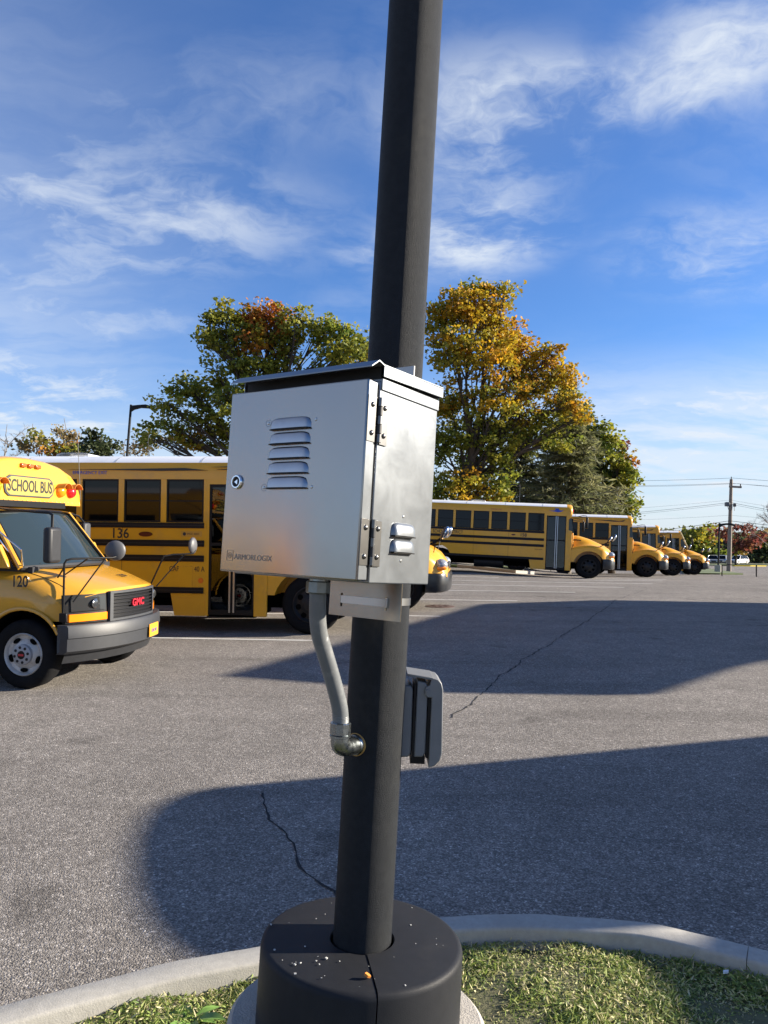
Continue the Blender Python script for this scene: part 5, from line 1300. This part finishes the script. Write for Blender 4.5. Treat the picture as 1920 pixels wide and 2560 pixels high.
# right background
GR_ = 'trees beyond the far car park'
leafy_tree('background_tree', 'green and yellow tree behind the right lamp post', 165, 1755, [(1730, 1340, 45, 30, OL, 1), (1770, 1335, 32, 25, YG, 1), (1700, 1365, 30, 30, GREEN, 1), (1750, 1370, 50, 28, GREEN, 1), (1780, 1385, 30, 20, GREEN, 1)], .4, .8, 16, 1.2, seed=71, group=GR_, cl=1.2)
leafy_tree('red_tree', 'dark red leaved tree behind the utility pole', 135, 1840, [(1815, 1335, 28, 22, REDDD, 1), (1850, 1320, 30, 18, REDDD, 1), (1875, 1345, 32, 20, REDDD, 1), (1840, 1355, 42, 18, REDDD, 1), (1895, 1350, 18, 12, REDDD, .8), (1850, 1375, 30, 12, np.concatenate([REDDD, OLIVE]), .7)], .22, .55, 16, .95, seed=72, group=GR_, cl=.85)
leafy_tree('background_tree', 'olive tree at the right edge, right of the red tree', 170, 1905, [(1905, 1350, 28, 22, OL, 1), (1925, 1375, 35, 30, DARKG, 1), (1890, 1390, 40, 25, DARKG * 1.2, 1), (1930, 1340, 20, 20, DRY, 1)], .4, .8, 16, 1.2, seed=73, group=GR_, cl=1.2)
bare_tree('bare_tree', 'bare tree reaching in at the right edge above the red tree', 120, 1932, 1258, 60, 57, .22, GR_, n1=12, n2=8)
def woods():
    g = np.random.default_rng(77); P, c = [], []
    for k in range(420):
        u = g.uniform(1600, 2050); base_v = g.uniform(1362, 1412); p = np.array(at(u, base_v, 185 + g.uniform(-6, 10))); n = 26
        pal = DARKG * .9 if g.uniform() < .75 else OLIVE * .8
        P.append(p + g.normal(size=(n, 3)) * np.array([1.4, 1.4, 1.1])); c.append(pal[g.integers(len(pal), size=n)] * g.uniform(.6, 1.2, (n, 1)))
    for k in range(260):
        u = g.uniform(1580, 2100); p = np.array(at(u, g.uniform(1338, 1365), 260 + g.uniform(-8, 12))); n = 20
        P.append(p + g.normal(size=(n, 3)) * np.array([2.2, 2.2, 1.2])); c.append(np.array([.13, .14, .07]) * g.uniform(.7, 1.2, (n, 1)) * np.ones((n, 3)))
    P = np.concatenate(P); c = np.concatenate(c); n = len(P); d = rand_dirs(n, g); w = np.cross(d, rand_dirs(n, g)); w /= np.linalg.norm(w, axis=1, keepdims=True)
    s = g.uniform(.5, 1.1, (n, 1)); o = quads_mesh('far_woods', P, d * s, w * s * .8, c, LEAF); tag(o, 'dark band of woods beyond the far car park', 'woods', kind='stuff')
woods()

# ------------------------------------------------------------------ verges, far kerbs, roads
def patch(name, poly, dz, m, lab=None):
    o = gpoly(name, poly, dz, m, None, 'structure', thick=.3); return o
patch('grass_verge', [(-14, 38.6), (-4, 37.9), (3.0, 37.2), (6.2, 36.4), (7.2, 38.5), (7.0, 44), (0, 50), (-14, 52)], .12, GRS)
def far_kerb(pts, m, lab, cat='kerb', w=.18, h=.15):
    mb = MB(); rings = []
    pts = resample(pts, 1.2); ns = normals(pts)
    for (x, y), (nx, ny) in zip(pts, ns): z = gz(x, y); rings.append([(x, y, z - .2), (x, y, z + h), (x + nx * w, y + ny * w, z + h), (x + nx * w, y + ny * w, z - .2)])
    o = mb.loft(rings, True, True).build('kerb', m, smooth=False); tag(o, lab, cat); return o
far_kerb([(3.6, 36.9), (6.2, 36.2), (7.3, 37.6), (7.4, 40)], KERB, 'pale kerb corner seen beneath bus 158')
def gp(u, d): p = at(u, 1400, d); return (p.x, p.y)
patch('grass_verge', [gp(1712, 58), gp(1800, 57), gp(1858, 58), gp(1815, 80), gp(1760, 100), gp(1700, 100)], .10, GRS)
patch('grass_verge', [gp(1740, 128), gp(1830, 122), gp(1908, 124), gp(1930, 140), gp(1925, 152), gp(1740, 150)], .12, GRS)
far_kerb([gp(1832, 121), gp(1870, 121.5), gp(1909, 123)], YKRB, 'yellow painted kerb of the far island on the right', w=.5, h=.22)

# ------------------------------------------------------------------ lamp posts, utility pole, wires
def lamp_post(u, v_top, depth, side, label, base=False, rr=.075):
    bp = at(u, 1400, depth); bz = gz(bp.x, bp.y); top = at(u, v_top, depth).z - bz
    o = empty('lamp_post', (bp.x, bp.y, bz)); o.matrix_world = Matrix.Translation((bp.x, bp.y, bz)) @ GM
    tag(o, label, 'lamp post')
    MB().tube([(0, 0, -.3), (0, 0, top)], [rr, rr * .9], 12).build('post', POLE, o)
    k = rr / .075; s = side
    MB().prism([(0, top - .40 * k), (s * .18 * k, top - .26 * k), (s * .55 * k, top - .14 * k), (s * .95 * k, top - .14 * k), (s * 1.30 * k, top - .20 * k), (s * 1.38 * k, top - .16 * k), (s * 1.20 * k, top - .03 * k), (s * .85 * k, top + .05 * k), (s * .45 * k, top + .0 * k), (s * .08 * k, top - .06 * k), (0, top - .02)], -.15 * k, .15 * k, 'y').build('lamp_head', POLE, o, bevel=.03 * k)
    if base: MB().lathe([(0, .75), (.28, .75), (.30, .72), (.30, -.3)], 18).build('concrete_base', CONC, o)
    return o
lamp_post(297, 1008, 46, 1, 'black lamp post with curved head above the bus roof at left', False, .082)
lamp_post(1795, 1307, 68, 1, 'slim black lamp post on white base beside the utility pole', True, .08)
lamp_post(1290, 1210, 42, -1, 'thin dark post standing behind bus 158', False, .03)
UD = 82
bp = at(1822, 1400, UD); ubz = gz(bp.x, bp.y); uh = at(1833, 1197, UD).z - ubz
up_ = empty('utility_pole'); up_.matrix_world = Matrix.Translation((bp.x, bp.y, ubz)) @ GM; tag(up_, 'wooden utility pole with crossarm and transformer at right', 'utility pole')
mm = UD / FPX
MB().tube([(0, 0, -.5), (0, 0, uh * .5), (0, 0, uh)], [.25, .21, .16], 12).build('post', WOOD, up_)
MB().box((-.35, -.45, uh - .95), (.95, -.25, uh - .75)).build('crossarm', WOOD, up_)
MB().tube([(0, 0, uh), (0, 0, uh + .28)], .05, 8).build('top_insulator', DGR, up_)
for x in (-.3, .85): MB().tube([(x, -.35, uh - .75), (x, -.35, uh - .50)], .06, 8).build('insulator', DGR, up_)
zt = uh - (1258 - 1197) * mm
tf = MB().box((-.62, -.35, zt - .35), (-.2, .15, zt + .1)).build('transformer', mat('transformer_grey', (.10, .105, .11), .5), up_, bevel=.06); MB().box((.24, -.3, zt - .35), (.50, .0, zt - .0)).build('cable_box', MATS['transformer_grey'], up_, bevel=.04)
MB().tube([(-.35, -.1, zt - .35), (-.3, -.2, zt - .7), (-.05, -.26, zt - .8)], .03, 6).build('drop_cable', WIRE, up_)
MB().tube([(.36, -.1, zt - .35), (.34, -.2, zt - .8)], .03, 6).build('drop_cable', WIRE, up_)
def wire(p0, p1, p2, r, label):
    a, b, c = at(*p0), at(*p1), at(*p2); pts = []
    for s, e in ((a, b), (b, c)):
        for i in range(14):
            t = i / 14; q = s.lerp(e, t); q.z -= .022 * (e - s).length * 4 * t * (1 - t) * .28; pts.append(q)
    pts.append(c); o0 = pts[0].copy(); o = MB().tube([p - o0 for p in pts], r, 5).build('overhead_wire', WIRE); o.location = o0
    tag(o, label, 'wire', 'overhead wires')
wire((1480, 1202, 96), (1832, 1195, UD), (2060, 1209, 74), .016, 'topmost overhead wire running over the utility pole')
wire((1480, 1214, 96), (1828, 1208, UD), (2060, 1222, 74), .014, 'overhead wire on the left end of the crossarm')
wire((1480, 1217, 96), (1845, 1209, UD), (2060, 1226, 74), .014, 'overhead wire on the right end of the crossarm')
wire((1480, 1290, 98), (1826, 1256, UD), (2060, 1298, 74), .018, 'thicker overhead wire fixed at the transformer')
wire((1480, 1294, 98), (1825, 1260, UD), (2060, 1303, 74), .012, 'overhead wire just below the transformer wire')
wire((1480, 1277, 98), (1826, 1250, UD), (2060, 1286, 74), .009, 'thin overhead wire just above the transformer wire')
wire((1480, 1302, 98), (1825, 1288, UD), (2060, 1304, 74), .009, 'thin overhead wire midway down the utility pole')
wire((1520, 1340, 98), (1824, 1302, UD), (2060, 1324, 74), .026, 'upper of two thick cables low on the utility pole')
wire((1520, 1343, 98), (1823, 1309, UD), (2060, 1332, 74), .022, 'lower of two thick cables low on the utility pole')
# low rail fence at the right edge
fn = empty('rail_fence', (*gp(1860, 44), 0)); tag(fn, 'low dark rail fence beyond the lot at the right edge', 'fence'); fl = fn.location
fp_ = [gp(u, d) for u, d in ((1805, 47), (1891, 45), (1990, 43), (2100, 41))]
for x, y in fp_: MB().tube([(x - fl.x, y - fl.y, gz(x, y) - .3), (x - fl.x, y - fl.y, gz(x, y) + .72)], .04, 8).build('fence_post', BLK, fn)
for h_ in (.70,):
    MB().tube([(x - fl.x, y - fl.y, gz(x, y) + h_) for x, y in fp_], .028, 6).build('fence_rail', BLK, fn)

# ------------------------------------------------------------------ parked cars far right
def car(u, depth, heading, m, label):
    bp = at(u, 1400, depth); o = empty('parked_car', (bp.x, bp.y, gz(bp.x, bp.y)), R(heading)); tag(o, label, 'car', 'cars in the far car park')
    P = lambda mb, n, mt, par=o, **k: mb.build(n, mt, par, **k)
    body = [(-2.3, .42), (-2.32, .75), (-2.25, 1.0), (-1.2, 1.06), (.75, 1.04), (1.6, .98), (2.15, .86), (2.3, .68), (2.3, .40), (1.9, .28), (-1.9, .28)]
    P(MB().prism(body, -.92, .92, 'y'), 'body', m, bevel=.08, seg=3)
    P(MB().loft([[(-2.15, s * .84, 1.02), (-1.75, s * .68, 1.66), (-.6, s * .68, 1.74), (.35, s * .68, 1.68), (1.05, s * .84, 1.02)] for s in (-1, 1)], True, True), 'cabin', GLS)
    P(MB().loft([[(-1.80, s * .69, 1.655), (-.6, s * .69, 1.752), (.36, s * .69, 1.69)] for s in (-1, 1)], False, False), 'roof', m)
    for s in (-1, 1):
        for pts in ([(1.07, 1.02), (.36, 1.69)], [(-.15, 1.05), (-.2, 1.72)], [(-1.2, 1.05), (-1.25, 1.70)], [(-2.15, 1.02), (-1.76, 1.67)]):
            P(MB().tube([(pts[0][0], s * .855, pts[0][1]), (pts[1][0], s * .70, pts[1][1])], .045, 6), 'window_pillar', m)
        for x in (-1.45, 1.42):
            w = P(MB().lathe([(0, s * .80), (.36, s * .80), (.36, s * .93), (.24, s * .955), (.22, s * .93), (0, s * .93)], 20, (x, 0, .36), 'y'), 'wheel', RUB)
            P(MB().lathe([(.22, s * .94), (.1, s * .955), (0, s * .955)], 14, (x, 0, .36), 'y'), 'rim', STL, w)
        P(MB().box((2.12, s * .85, .72), (2.30, s * .50, .86)), 'headlamp', LENS, bevel=.03); P(MB().box((-2.33, s * .88, .82), (-2.2, s * .6, 1.0)), 'tail_lamp', REDL)
    P(MB().box((2.26, -.42, .52), (2.32, .42, .80)), 'grille', BLK, bevel=.02); P(MB().box((2.2, -.8, .34), (2.33, .8, .46)), 'bumper', DGR, bevel=.03)
    return o
car(1846, 148, 215, WCAR, 'white car parked nearest the right edge in the far car park')
car(1806, 150, 235, SCAR, 'silver car left of the utility pole in the far car park')
car(1782, 146, 250, SCAR, 'grey car behind the slim lamp post, beside the last bus')
